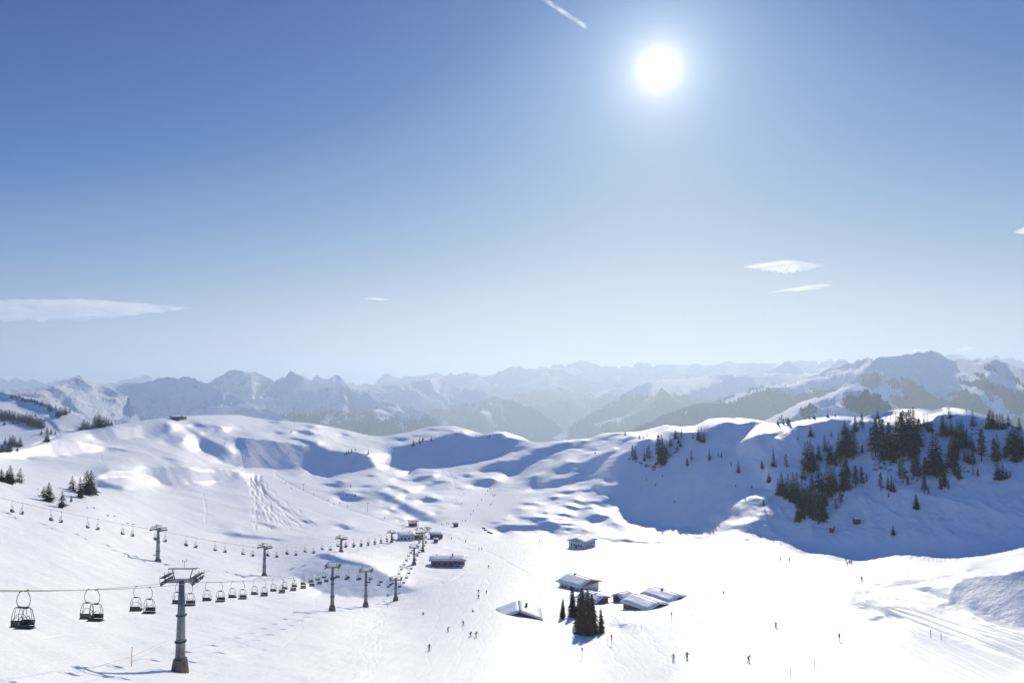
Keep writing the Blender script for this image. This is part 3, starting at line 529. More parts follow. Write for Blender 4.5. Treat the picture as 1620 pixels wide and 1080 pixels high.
mtn('forest_mountain', [(560, 625), (575, 618), (590, 612), (604, 610), (620, 609), (640, 606.5), (655, 604), (672, 601), (684, 597), (690, 594.5), (697, 596), (706, 601), (716, 606), (728, 613), (745, 616), (760, 617), (780, 624), (800, 632), (820, 637), (835, 641), (850, 648), (870, 660), (900, 690)], [(560, 11000), (900, 9000)], 712, M_MID, amp=130, wl=1300, tree=-330, tree_w=110, rock=.22, seed=14,
    clear=[G4((520, 200), (600, 155), (640, 200), (700, 230), (800, 290), (780, 320), (690, 310), (640, 270), (600, 240)), G4((305, 305), (400, 295), (490, 280), (460, 300), (360, 315)), G4((850, 345), (930, 390), (970, 430), (900, 400)), G4((840, 418), (900, 440), (935, 465), (880, 455)), G4((930, 490), (1000, 480), (1110, 540), (1090, 555), (1000, 520)), G4((1030, 410), (1075, 430), (1060, 440)), G4((540, 540), (640, 575), (560, 555)), G4((1140, 435), (1190, 445), (1180, 480), (1140, 455)), G4((700, 390), (770, 370), (740, 380)), G4((1190, 570), (1300, 600), (1310, 650), (1240, 620))])
mtn('right_forest_mountain', [(860, 700), (890, 684), (905, 672), (930, 656), (950, 645), (965, 636), (985, 624), (1000, 614), (1015, 608), (1025, 604), (1040, 602), (1060, 600), (1080, 599), (1100, 597), (1117, 594.3), (1140, 593.5), (1163, 592.6), (1184, 593.5), (1198, 599), (1215, 603), (1232, 606), (1260, 620), (1300, 640)], [(860, 9000), (1100, 9500), (1300, 8000)], 705, M_MID, amp=120, wl=1200, tree=-210, tree_w=110, rock=.15, seed=16,
    clear=[G6((-300, 320), (-200, 270), (-100, 250), (0, 262), (200, 240), (380, 235), (200, 265), (60, 290), (0, 305), (-80, 300), (-200, 330)), G5((695, 492), (780, 440), (880, 390), (980, 350), (900, 400), (800, 450)), G5((1060, 445), (1150, 400), (1270, 352), (1200, 395)), G5((740, 600), (760, 560), (830, 520), (910, 505), (930, 530), (1040, 510), (1050, 535), (960, 560), (860, 590), (760, 615)), G5((610, 620), (720, 565), (740, 580), (640, 615)), G5((640, 660), (700, 635), (650, 665)), G5((380, 700), (540, 630), (550, 680), (420, 715)), G5((1130, 320), (1200, 315), (1180, 330))])
mtn('valley_mountain', [(700, 650), (730, 640), (760, 632), (800, 634), (820, 637), (840, 640), (870, 636), (900, 628), (925, 621), (945, 617), (963, 615), (985, 612), (1010, 606), (1040, 603), (1080, 600), (1120, 600)], [(700, 16000), (1120, 15000)], 705, M_MID, amp=200, wl=2500, tree=-500, tree_w=200, seed=18, rock=.2,
    clear=[G5((430, 305), (530, 290), (600, 250), (640, 250), (690, 280), (600, 300), (540, 340)), G5((660, 355), (760, 325), (860, 300), (880, 310), (760, 335)), G5((0, 565), (110, 600), (210, 690), (300, 730), (200, 745), (60, 640), (0, 590)), G5((230, 650), (290, 610), (270, 660)), G5((150, 485), (185, 500), (160, 498))])
mtn('hazy_mountain', [(640, 618), (700, 604), (712, 589.5), (725, 593), (737, 589), (750, 591), (765, 595), (775, 593), (790, 587), (805, 582), (817, 581), (824, 578.8), (833, 581), (845, 586), (858, 590), (866, 589), (875, 583), (887, 582), (897, 586), (910, 593), (925, 600), (945, 603), (960, 596), (975, 601), (1000, 606), (1030, 604), (1070, 600), (1120, 604)], [(640, 20000), (1120, 20000)], 665, M_FAR, amp=330, wl=2600, tree=-350, tree_w=220, seed=20, rock=.25,
    clear=[G4((850, 170), (920, 200), (1050, 250), (1050, 265), (1000, 285), (950, 260)), G5((430, 300), (530, 260), (600, 240), (690, 280), (600, 250)), G5((300, 155), (390, 165), (380, 180))])
mtn('cone_mountain', [(1140, 606), (1180, 599), (1195, 595), (1210, 590), (1218, 586), (1228, 581), (1236, 575), (1242, 571.3), (1249, 571.3), (1256, 576), (1264, 583), (1272, 588), (1282, 592), (1292, 590), (1300, 583), (1310, 579), (1318, 574), (1324, 571), (1329, 568), (1336, 570), (1345, 573), (1360, 580), (1400, 600)], [(1140, 13500), (1400, 13000)], 650, M_MID, amp=110, wl=1500, tree=-500, tree_w=60, seed=23, rock=.15,
    clear=[G6((700, 215), (790, 190), (820, 215), (760, 240)), G6((1040, 200), (1120, 165), (1220, 150), (1200, 200), (1080, 240), (1020, 240))])
mtn('far_mountains', [(-260, 604), (-60, 600), (0, 597), (4, 597.5), (9, 601), (16, 601), (22, 598), (27, 596), (32, 600), (40, 602), (50, 600), (60, 602), (75, 604), (90, 601), (98, 600), (110, 602), (150, 606), (175, 606), (190, 602), (205, 600), (220, 595), (228, 591.8), (234, 594), (243, 597), (260, 598), (290, 602), (330, 605), (420, 600), (440, 604), (500, 606), (545, 603), (560, 606), (585, 608), (594, 603), (600, 597), (609, 590.8), (615, 591), (622, 596), (633, 598), (640, 595), (655, 596), (668, 594), (683, 591), (690, 588.3), (697, 593), (706, 594), (713, 590), (722, 592), (737, 589), (748, 593), (760, 594), (775, 593), (790, 590), (820, 584), (845, 583), (852, 581), (859, 578.6), (868, 579), (876, 576), (885, 575.3), (893, 578), (898, 576), (905, 575), (912, 572), (919, 569.8), (925, 569), (933, 573), (945, 576), (957, 579), (965, 580), (975, 579), (985, 580), (997, 579), (1008, 574), (1015, 572.5), (1030, 575), (1045, 577), (1060, 576), (1075, 576.5), (1090, 577), (1097, 576), (1103, 573.5), (1111, 577), (1122, 578), (1130, 577), (1140, 574), (1150, 570.8), (1158, 573), (1175, 574), (1190, 574), (1210, 574), (1225, 574), (1235, 577), (1250, 572), (1258, 571), (1265, 569.5), (1280, 572), (1300, 571), (1325, 567.5), (1345, 571), (1400, 573), (1490, 566), (1498, 561), (1505, 558.5), (1515, 561), (1525, 565), (1540, 567), (1560, 565), (1575, 562.5), (1590, 565), (1600, 565), (1610, 569), (1630, 572), (1700, 565), (1880, 572)],
    [(-260, 24000), (600, 26000), (900, 32000), (1880, 24000)], 650, M_FAR, amp=420, wl=3000, tree=-900, tree_w=220, seed=26, rock=.4, rows=1.2, colstep=2)
# right: long forested ridge, the big mountain and its spur
RIDGE = mtn('forest_ridge', [(970, 700), (985, 686), (1003, 678), (1020, 671), (1035, 664), (1050, 657), (1060, 653), (1072, 649), (1085, 645), (1100, 640), (1115, 637.5), (1129, 637), (1140, 631), (1150, 627), (1160, 622), (1172, 618.5), (1186, 614), (1200, 611), (1215, 609), (1232, 608), (1250, 604), (1268, 600), (1285, 595), (1297, 590), (1305, 585.5), (1315, 583), (1330, 578), (1342, 574), (1355, 569.5), (1366, 567), (1372, 565), (1380, 567), (1400, 580), (1430, 600)], [(970, 5200), (1200, 5200), (1430, 4600)], 712, M_NEAR, amp=35, wl=420, tree=-70, tree_w=45, seed=30, rock=.1,
    clear=[G6((265, 470), (330, 440), (420, 400), (520, 365), (640, 335), (760, 310), (900, 295), (960, 295), (900, 320), (760, 325), (640, 350), (540, 375), (460, 410), (360, 455), (290, 480)), G6((0, 542), (40, 545), (30, 560), (0, 555)), G6((940, 290), (1150, 240), (1260, 190), (1500, 130), (1580, 85), (1590, 110), (1450, 160), (1350, 250), (1250, 210), (1180, 240), (1050, 290), (960, 330)), G6((1180, 330), (1400, 240), (1600, 130), (1600, 180), (1420, 300), (1330, 330), (1250, 390), (1130, 420))][:3])
big = mtn('big_mountain', [(1230, 690), (1300, 640), (1340, 606), (1360, 592), (1372, 583), (1380, 573), (1385, 567), (1390, 566), (1398, 565), (1410, 564), (1425, 563), (1436, 560.5), (1444, 558), (1450, 557), (1458, 558.5), (1466, 556), (1474, 554.3), (1483, 557), (1492, 562), (1500, 568), (1512, 569.5), (1522, 568), (1530, 569.5), (1540, 571), (1552, 569.5), (1562, 568.5), (1575, 569), (1588, 571.5), (1600, 576), (1612, 580), (1640, 585), (1880, 600)], [(1230, 4300), (1480, 4800), (1620, 4400), (1880, 4000)], 715, M_NEAR, k=.47, amp=30, wl=520, seed=33, rock=.12, slope=.5, tree=-9999, tree_w=10,
    paint=[(.02, G7((1000, 290), (900, 220), (1050, 235), (1200, 265), (1330, 275), (1320, 320), (1200, 320), (1340, 365), (1250, 350), (1080, 300))), (.05, G7((1110, 195), (1260, 165), (1330, 190), (1200, 210))), (.02, G7((1360, 245), (1450, 250), (1620, 290), (1620, 370), (1450, 340), (1350, 330), (1480, 310))), (.02, G7((830, 415), (880, 410), (1000, 480), (960, 490), (860, 450))), (.02, G7((780, 435), (870, 465), (800, 455))), (.02, G7((1010, 420), (1100, 425), (1230, 480), (1420, 550), (1380, 565), (1250, 505), (1120, 450), (1020, 435))), (.02, G7((1150, 530), (1220, 550), (1200, 565))), (.02, G7((1440, 550), (1540, 545), (1460, 585))), (.02, G7((1570, 580), (1620, 520), (1700, 540), (1700, 620), (1590, 610)))],
    trees_only=[G7((150, 310), (230, 290), (330, 330), (310, 380), (200, 400), (160, 370)), G7((350, 370), (420, 355), (480, 400), (450, 455), (400, 400)), G7((500, 300), (560, 305), (680, 350), (780, 440), (740, 460), (860, 480), (1000, 500), (1200, 540), (1360, 580), (1620, 600), (1700, 640), (1700, 800), (800, 800), (420, 640), (380, 500), (560, 530), (490, 420), (520, 370)), G7((930, 430), (1010, 430), (1130, 480), (1300, 540), (1360, 575), (1200, 540), (1050, 520)), G7((1010, 350), (1120, 350), (1200, 400), (1120, 400)), G7((1150, 305), (1250, 310), (1280, 340), (1180, 325)), G7((1180, 370), (1350, 350), (1620, 375), (1700, 400), (1700, 540), (1580, 560), (1450, 540), (1420, 430), (1300, 420), (1340, 480), (1250, 470)), G7((1240, 230), (1330, 220), (1370, 270), (1280, 260)), G7((1500, 295), (1620, 300), (1620, 310), (1520, 305))])
spur = mtn('mountain_spur', [(1150, 700), (1190, 674), (1205, 667), (1215, 662), (1230, 655), (1240, 650), (1250, 645), (1262, 638), (1270, 635), (1280, 632), (1290, 629), (1300, 627), (1312, 622), (1325, 616), (1337, 608), (1345, 606), (1355, 606), (1365, 609), (1378, 616), (1384, 622), (1400, 634), (1430, 650), (1470, 680)], [(1150, 3000), (1350, 3300), (1470, 3000)], 705, M_NEAR, k=.3, amp=14, wl=260, seed=36, rock=.05, slope=.4, tree=-9999, tree_w=10,
    paint=[(.0, G6((660, 640), (800, 560), (950, 480), (1100, 430), (1250, 380), (1370, 330), (1450, 320), (1380, 350), (1250, 410), (1100, 460), (960, 530), (860, 590), (760, 650))), (.55, G6((1350, 400), (1600, 400), (1620, 560), (1400, 560))), (.0, G6((1210, 510), (1270, 475), (1340, 480), (1250, 500)))],
    trees_only=[G6((1010, 520), (1100, 480), (1120, 520), (1030, 560)), G6((1370, 440), (1450, 390), (1560, 385), (1640, 400), (1780, 520), (1700, 600), (1600, 560), (1440, 540), (1360, 490)), G6((820, 600), (840, 570), (880, 610)), G6((880, 590), (960, 580), (980, 610), (920, 620))])
# valley floor and far lowland under everything, out to the horizon
def ground_sheet():
    a = np.radians(np.linspace(-70, 70, 121)); r = np.geomspace(3000, 120000, 60)
    A, R = np.meshgrid(a, r)
    z = -2050 + 60 * fbm(np.sin(A) * R / 4000, np.cos(A) * R / 4000, 3, 60)
    P = np.stack([np.sin(A) * R, np.cos(A) * R, z], -1)[::-1]
    o = mesh_grid('valley_ground', P, M_FAR, {'forest': np.full(A.shape, .35), 'rock': np.zeros(A.shape)}); o['kind'] = 'structure'
ground_sheet()

# air: one closed box of even haze round everything
HAZE = 8.6e-5
hm = bpy.data.materials.new('haze'); hm.use_nodes = True; hm.node_tree.nodes.clear()
pv = hm.node_tree.nodes.new('ShaderNodeVolumePrincipled'); pv.inputs['Color'].default_value = (.68, .82, .97, 1); pv.inputs['Density'].default_value = HAZE; pv.inputs['Anisotropy'].default_value = .40
om = hm.node_tree.nodes.new('ShaderNodeOutputMaterial'); hm.node_tree.links.new(pv.outputs[0], om.inputs['Volume'])
bm = bmesh.new(); bmesh.ops.create_cube(bm, size=1)
me = bpy.data.meshes.new('haze'); bm.to_mesh(me); bm.free(); me.materials.append(hm)
hz = bpy.data.objects.new('haze', me); COL.objects.link(hz); hz['kind'] = 'stuff'
hz.scale = (260000, 130000, 2900); hz.location = (0, 55000, 800 - 1450)
# ------------------------------------------------------------------ helpers for things
class MB:
    """collects simple shapes into one mesh"""
    def __init__(s): s.v, s.f, s.m = [], [], []
    def add(s, v, f, m=0):
        o = len(s.v); s.v += [tuple(q) for q in v]; s.f += [tuple(i + o for i in q) for q in f]; s.m += [m] * len(f); return s
    def box(s, a, b, m=0):
        (x0, y0, z0), (x1, y1, z1) = a, b
        return s.add([(x0, y0, z0), (x1, y0, z0), (x1, y1, z0), (x0, y1, z0), (x0, y0, z1), (x1, y0, z1), (x1, y1, z1), (x0, y1, z1)],
                     [(3, 2, 1, 0), (4, 5, 6, 7), (0, 1, 5, 4), (1, 2, 6, 5), (2, 3, 7, 6), (3, 0, 4, 7)], m)
    def tube(s, pts, r, n=6, m=0, cap=True):
        pts = [Vector(p) for p in pts]; rs = r if isinstance(r, (list, tuple)) else [r] * len(pts); V = []
        for i, p in enumerate(pts):
            d = (pts[min(i + 1, len(pts) - 1)] - pts[max(i - 1, 0)]).normalized()
            u = d.cross(Vector((0, 0, 1)) if abs(d.z) < .95 else Vector((0, 1, 0))).normalized(); w = d.cross(u)
            V += [p + (u * math.cos(2 * math.pi * k / n) + w * math.sin(2 * math.pi * k / n)) * rs[i] for k in range(n)]
        Fs = [(i * n + k, i * n + (k + 1) % n, (i + 1) * n + (k + 1) % n, (i + 1) * n + k) for i in range(len(pts) - 1) for k in range(n)]
        if cap: Fs += [tuple(range(n))[::-1], tuple(range((len(pts) - 1) * n, len(pts) * n))]
        return s.add(V, Fs, m)
    def poly(s, pts, t, m=0):
        """flat outline pushed along t into a slab"""
        p = [Vector(q) for q in pts]; t = Vector(t); n = len(p)
        return s.add(p + [q + t for q in p], [tuple(range(n))[::-1], tuple(range(n, 2 * n))] + [(i, (i + 1) % n, (i + 1) % n + n, i + n) for i in range(n)], m)
    def mesh(s, name, mats, smooth_=False):
        me = bpy.data.meshes.new(name); me.from_pydata(s.v, [], s.f)
        for q in (mats if isinstance(mats, (list, tuple)) else [mats]): me.materials.append(q)
        me.polygons.foreach_set('material_index', s.m)
        if smooth_: me.polygons.foreach_set('use_smooth', [True] * len(s.f))
        bm = bmesh.new(); bm.from_mesh(me); bmesh.ops.recalc_face_normals(bm, faces=bm.faces); bm.to_mesh(me); bm.free()
        me.update(); return me
    def obj(s, name, mats, parent=None, smooth_=False):
        return link(name, s.mesh(name, mats, smooth_), parent)
def link(name, data, parent=None, loc=None, rz=0):
    o = bpy.data.objects.new(name, data); COL.objects.link(o)
    if parent: o.parent = parent
    if loc is not None: o.location = loc
    if rz: o.rotation_euler.z = rz
    return o
def copy_tree(o, parent=None):
    c = o.copy(); COL.objects.link(c); c.parent = parent
    for ch in KIDS.get(o.name, []): KIDS.setdefault(c.name, []).append(copy_tree(ch, c))
    return c
KIDS = {}
def kids(o):
    KIDS[o.name] = list(o.children)
    for c in o.children: kids(c)
def cmat(name, col, rough=.6, metal=0, var=.25, scale=3, spec=.4):
    m, t, b = mat(name, col, rough, metal, spec)
    n = noise_node(t, scale, 5, .6, t.nodes.new('ShaderNodeTexCoord').outputs['Object'])
    r = ramp(t, n.outputs[0], [(.3, tuple(c * (1 - var) for c in col)), (.7, tuple(min(1, c * (1 + var)) for c in col))]); t.links.new(r.outputs[0], b.inputs['Base Color'])
    t.links.new(bump(t, n.outputs[0], .02, .4), b.inputs['Normal'])
    return m
STEEL = cmat('galvanised_steel', (.27, .285, .30), .5, .35, .2, 1.5); DARKM = cmat('dark_metal', (.045, .048, .055), .5, .3); CONC = cmat('weathered_concrete', (.20, .16, .13), .85, 0, .35, 1.2)
GREEN = cmat('green_plastic', (.05, .13, .085), .45, 0, .2, 4); BLACKP = cmat('black_rubber', (.035, .034, .036), .6); REDP = cmat('red_paint', (.45, .03, .03), .5); ORANGE = cmat('orange_paint', (.7, .16, .06), .5)
WOOD = cmat('brown_timber', (.25, .12, .07), .8, 0, .4, .8); WOODR = cmat('reddish_timber', (.34, .13, .075), .8, 0, .35, .8); WOODD = cmat('dark_timber', (.085, .052, .040), .85, 0, .35, .8); PLASTER = cmat('white_plaster', (.72, .70, .68), .85, 0, .08, .6)
GLASS, _t, _b = mat('window_glass', (.02, .03, .04), .12, 0, .8); CAP, t, b = mat('roof_snow', (.86, .87, .89), .6, 0, .3)
t.links.new(bump(t, noise_node(t, .8, 5, .6, t.nodes.new('ShaderNodeTexCoord').outputs['Object']).outputs[0], .3, .5), b.inputs['Normal'])
BARK = cmat('bark', (.055, .038, .028), .9, 0, .3, 2); NEEDLE = cmat('spruce_needles', (.010, .017, .011), .75, 0, .55, .6, .2); NEEDLEB = cmat('brown_green_needles', (.035, .028, .016), .75, 0, .5, .7, .2); NEEDLEH = cmat('bright_brown_needles', (.17, .115, .05), .75, 0, .6, .9, .2); TWIG = cmat('bare_larch_twigs', (.075, .050, .042), .9, 0, .35, 1, .1)  # near spruce clump has its own brighter brown needle colour
ROCK = cmat('grey_rock', (.09, .08, .078), .9, 0, .5, .7, .2); TAN = cmat('tan_boards', (.33, .22, .12), .8)

def ground(px, py):
    s = left_hill if (px < 232 and py < bowl.crest(px) + .5) else bowl
    return s.at(px, max(py, float(s.crest(px)) + .6))
def dist(p): return math.hypot(p.x, p.y)
def upx(p, px_): return px_ * dist(p) / F * 1.0          # height in metres of px_ photograph pixels at this point

# ------------------------------------------------------------------ houses
def house(name, loc, rz, L, Wd, wall_h, pitch, over=.9, wall=WOOD, base=None, windows=(), doors=(), chimneys=(), snow=.55, lab='', sink=0, gable_mat=None, cat='house', eave_door=None):
    """ridge along local X; gables at x = -L/2 and L/2; long walls at y = -Wd/2 (front) and Wd/2"""
    r = link(name, None, None, loc, rz); label(r, lab, cat)
    rise = math.tan(math.radians(pitch)) * Wd / 2; x, y = L / 2, Wd / 2; z0 = -1.5
    w = MB()
    w.poly([(-x, -y, z0), (-x, y, z0), (-x, y, wall_h), (-x, 0, wall_h + rise), (-x, -y, wall_h)], (L, 0, 0)); w.obj('wall', wall, r)
    if base:
        MB().box((-x - .06, -y - .06, z0), (x + .06, y + .06, base)).obj('plinth', PLASTER, r)
    if gable_mat:
        g = MB()
        for sx in (-1, 1):
            g.poly([(sx * (x + .02), -y, wall_h - .3), (sx * (x + .02), y, wall_h - .3), (sx * (x + .02), y, wall_h), (sx * (x + .02), 0, wall_h + rise), (sx * (x + .02), -y, wall_h)], (sx * .08, 0, 0))
        g.obj('gable_boards', gable_mat, r)
    n = Vector((0, math.sin(math.radians(pitch)), math.cos(math.radians(pitch))))
    for s in (-1, 1):
        nn = Vector((0, s * n.y, n.z)); a = Vector((0, 0, wall_h + rise + .08)); d = Vector((0, s * math.cos(math.radians(pitch)), -math.sin(math.radians(pitch)))); ln = (y + over) / math.cos(math.radians(pitch))
        ro = MB().poly([a + Vector((-x - over, 0, 0)), a + Vector((x + over, 0, 0)), a + d * ln + Vector((x + over, 0, 0)), a + d * ln + Vector((-x - over, 0, 0))], nn * .22).obj('roof', WOODD, r)
        # snow blanket: a few swells, rounded edge
        nxs, nys = 14, 7; V = []; Fc = []
        for i in range(nxs + 1):
            for j in range(nys + 1):
                u, v = i / nxs, j / nys; ed = min(1, 9 * u, 9 * (1 - u), 7 * (1 - v) + .0) ** .5
                h = .24 + snow * ed * (1 + .35 * float(pnoise(np.array(i * .45 + loc[0]), np.array(j * .5 + s * 3)))); p = a + Vector((-x - over - .08 + u * (L + 2 * over + .16), 0, 0)) + d * (v * (ln + .12)) + nn * h
                V.append(p)
        for i in range(nxs):
            for j in range(nys): k = i * (nys + 1) + j; Fc.append((k, k + 1, k + nys + 2, k + nys + 1))
        k0 = len(V); ring = [i * (nys + 1) for i in range(nxs + 1)] + [nxs * (nys + 1) + j for j in range(1, nys + 1)] + [i * (nys + 1) + nys for i in range(nxs - 1, -1, -1)] + [j for j in range(nys - 1, 0, -1)]
        low = [V[q] - nn * (V[q] - a).dot(nn) + nn * .225 for q in ring]; V += low; m_ = len(ring)
        Fc += [(ring[q], ring[(q + 1) % m_], k0 + (q + 1) % m_, k0 + q) for q in range(m_)]
        MB().add(V, Fc).obj('snow_cover', CAP, r, True)
    for side, u, z, ww, hh in windows:
        f = MB(); gl = MB(); q = .07
        if side in 'fb':
            sy = -1 if side == 'f' else 1; yy = sy * (y + (.08 if base else .02)); ya = yy + sy * .1
            f.box((u - ww / 2, min(yy, ya), z), (u + ww / 2, max(yy, ya), z + hh)); gl.box((u - ww / 2 + q, min(ya, ya + sy * .015), z + q), (u + ww / 2 - q, max(ya, ya + sy * .015), z + hh - q))
        else:
            sx = -1 if side == 'l' else 1; xx = sx * (x + .11); xa = xx + sx * .09
            f.box((min(xx, xa), u - ww / 2, z), (max(xx, xa), u + ww / 2, z + hh)); gl.box((min(xa, xa + sx * .015), u - ww / 2 + q, z + q), (max(xa, xa + sx * .015), u + ww / 2 - q, z + hh - q))
        fo = f.obj('window', WOODD, r); gl.obj('pane', GLASS, fo)
    for side, u, z, ww, hh, mm in doors:
        f = MB()
        if side in 'fb': sy = -1 if side == 'f' else 1; yy = sy * (y + .09); f.box((u - ww / 2, min(yy, yy + sy * .08), z), (u + ww / 2, max(yy, yy + sy * .08), z + hh))
        else: sx = -1 if side == 'l' else 1; xx = sx * (x + .11); f.box((min(xx, xx + sx * .08), u - ww / 2, z), (max(xx, xx + sx * .08), u + ww / 2, z + hh))
        f.obj('door', mm, r)
    for u, v, h in chimneys:
        zc = wall_h + rise - abs(v) * math.tan(math.radians(pitch))
        c = MB().box((u - .35, v - .35, zc - .3), (u + .35, v + .35, zc + h)).obj('chimney', CONC, r); MB().box((u - .45, v - .45, zc + h), (u + .45, v + .45, zc + h + .15)).obj('chimney_cap', DARKM, c)
    return r
def hloc(px, py, dz=0): p = ground(px, py); p.z += dz; return p
# rotation: yaw such that local -Y (front) faces the camera when rz = -azimuth
def face(p, extra=0): return -math.atan2(p.x, p.y) + math.radians(extra)

p = hloc(709, 894, .2); house('chalet', p, face(p, -4), 17.5, 8.5, 3.4, 12, 1.0, WOODR, None, windows=[('f', -6.6, 1.3, 1.1, 1.0), ('f', -4.4, 1.3, 1.1, 1.0), ('f', -1.0, 1.2, 1.3, 1.1), ('f', 1.6, 1.2, 1.3, 1.1), ('f', 3.8, 1.9, 1.1, .9), ('f', 6.2, 1.9, 1.1, .9)], doors=[('f', 5.2, -1.2, 2.6, 2.3, DARKM)], chimneys=[(2.4, -.6, 1.6), (-6.2, 1.2, 1.0)], lab='long brown chalet with dark garage door and snowy roof beside the climbing rope')
wing = MB().box((3.2, -5.0, -2.5), (8.7, -4.26, 1.2)); wing.obj('garage_wall', PLASTER, bpy.data.objects['chalet']); MB().box((4.0, -5.08, -1.2), (6.6, -5.0, .9)).obj('garage_door', DARKM, bpy.data.objects['chalet'])
p = hloc(921, 864, .2); house('farmhouse', p, face(p, 58), 14, 11.5, 4.0, 17, 1.0, PLASTER, None, windows=[('l', -3.6, 1.4, 1.0, 1.1), ('l', -1.6, 1.4, 1.0, 1.1), ('l', 1.4, 1.4, 1.0, 1.1), ('l', 3.6, 1.4, 1.0, 1.1), ('l', 0, 4.0, .9, .9), ('l', -1.9, 4.0, .9, .8), ('l', 2.0, 4.0, .8, .8), ('f', -4.5, 1.6, 1.1, 1.1), ('f', -1.6, 1.6, 1.1, 1.1), ('f', 1.6, 1.6, 1.1, 1.1), ('f', 4.6, 1.6, 1.1, 1.1)], doors=[('l', .1, 0, 1.1, 2.1, WOODD)], lab='white plastered farmhouse with a snow covered gable roof, alone beyond the piste')
p = hloc(916, 929, -.2); house('alpine_lodge', p, face(p, -42), 12, 12.5, 3.0, 15, 1.2, PLASTER, None, gable_mat=WOODR, windows=[('f', -4.2, .8, .9, 1.1), ('f', -2.2, .8, .9, 1.1), ('f', .6, .8, .9, 1.1), ('f', 3.0, .8, .9, 1.1), ('r', -4.2, .6, .9, 1.0), ('r', -2.0, .6, .9, 1.0)], doors=[('f', 4.8, -.3, 1.0, 2.1, WOODD)], chimneys=[(-2.6, .5, 1.2)], lab='white walled lodge with a reddish timber gable, just above the dark spruce clump')
p = hloc(1020, 960, -1.0); house('timber_hut', p, face(p, -42), 12, 10, 2.4, 13, .9, WOOD, None, windows=[('f', -3, 1.0, .8, .7), ('f', 1.5, 1.0, .8, .7), ('r', -1.5, 1.2, .8, .7)], doors=[('f', 4.0, 0, 1.0, 1.9, WOODD)], chimneys=[(-3.2, .3, .8)], snow=.7, lab='low timber hut with a wide snowy roof, largest and nearest of the hut cluster')
p = hloc(987, 950, -.7); house('small_hut', p, face(p, 42), 6, 6, 2.2, 20, .6, WOODD, None, windows=[('l', 0, .8, .8, .7), ('f', 0, .8, .7, .7)], snow=.6, lab='small dark hut at the left end of the hut cluster, gable in shade')
p = hloc(1051, 948, -1.1); house('timber_hut', p, face(p, -40), 13, 9.5, 2.6, 13, .9, WOODD, None, windows=[('r', 1.5, 1.1, .8, .7), ('f', 2, 1.0, .8, .7)], chimneys=[(-1.4, .4, 1.5)], snow=.7, lab='dark timber hut with a metal chimney behind the largest hut, farthest right of the cluster')
p = hloc(821, 970, -1.9); house('buried_hut', p, face(p, 92), 10, 13.2, 1.6, 20, .8, WOOD, None, windows=[('l', -2, 2.1, .8, .7), ('l', 1.5, 2.1, .8, .7)], chimneys=[(1.0, -2.5, 1.7)], snow=.5, lab='hut buried to its eaves with only a dark brown gable showing, beside the piste')
p = hloc(938, 951, -.8); house('timber_hut', p, face(p, -38), 9, 8, 2.3, 16, .8, WOODR, None, windows=[('r', 0, 1.2, .8, .7)], chimneys=[(1.5, 0, .9)], snow=.6, lab='reddish hut half hidden behind the spruce clump')
p = hloc(642, 853, .2); house('restaurant', p, face(p, 10), 9.5, 10, 3.6, 11, .9, PLASTER, None, windows=[('f', -3.6, 1.3, 1.1, 1.1), ('f', -1.3, 1.3, 1.1, 1.1), ('f', 1.2, 1.3, 1.1, 1.1), ('f', 3.6, 1.3, 1.1, 1.1)], chimneys=[(3, 1, 1.2)], lab='grey walled mountain restaurant with a white roof, left of the lift station')
p = hloc(690.5, 851, .2); house('restaurant_annex', p, face(p, -10), 8.2, 6, 3.0, 10, .7, WOODR, None, windows=[('f', -3.0, 1.2, 1.4, 1.1), ('f', -.8, 1.2, 1.4, 1.1), ('f', 1.4, 1.2, 1.4, 1.1)], doors=[('f', 3.4, 0, 1.0, 2.0, WOODD)], lab='low reddish annex with a snow roof right of the terrace crowd', cat='house')
p = hloc(689.5, 858, .1); house('storage_hut', p, face(p, 3), 2.8, 2.6, 1.9, 10, .35, WOOD, None, doors=[('f', 0, 0, .9, 1.6, WOODD)], snow=.35, lab='tiny brown storage hut below the annex at the valley station')
p = hloc(721, 833, .1); house('control_cabin', p, face(p, 5), 3.6, 3.2, 2.4, 16, .4, WOODD, None, windows=[('f', 0, .9, 1.6, .9)], snow=.2, lab='dark square cabin standing alone on the piste right of the upper station')
p = hloc(276.5, 663.5, 0); house('summit_hut', p, face(p, 20), 8.5, 5.5, 3.2, 24, .5, WOODD, None, windows=[('f', 0, 1.2, 1.2, 1.0)], snow=.12, lab='black lift hut on top of the left snow knoll', cat='hut')
p = hloc(289.5, 663, 0); house('summit_hut', p, face(p, 60), 7, 5, 2.8, 14, .4, TAN, None, windows=[('f', 0, 1.2, 1.2, 1.0)], snow=.2, lab='tan boarded hut beside the black one on the left knoll', cat='hut')
p = hloc(1355.5, 829, 1.0); house('hay_hut', p, face(p, 20), 3.4, 3, 1.7, 24, .3, WOODD, None, snow=.3, lab='tiny dark hay hut alone in the blue shaded hollow below the wooded hillside', cat='hut')
p = hloc(1316, 841, .8); house('hay_hut', p, face(p, -20), 2.2, 2.4, 1.6, 24, .3, WOODD, None, snow=.3, lab='smallest dark hay hut at the shaded rim behind the piste', cat='hut')

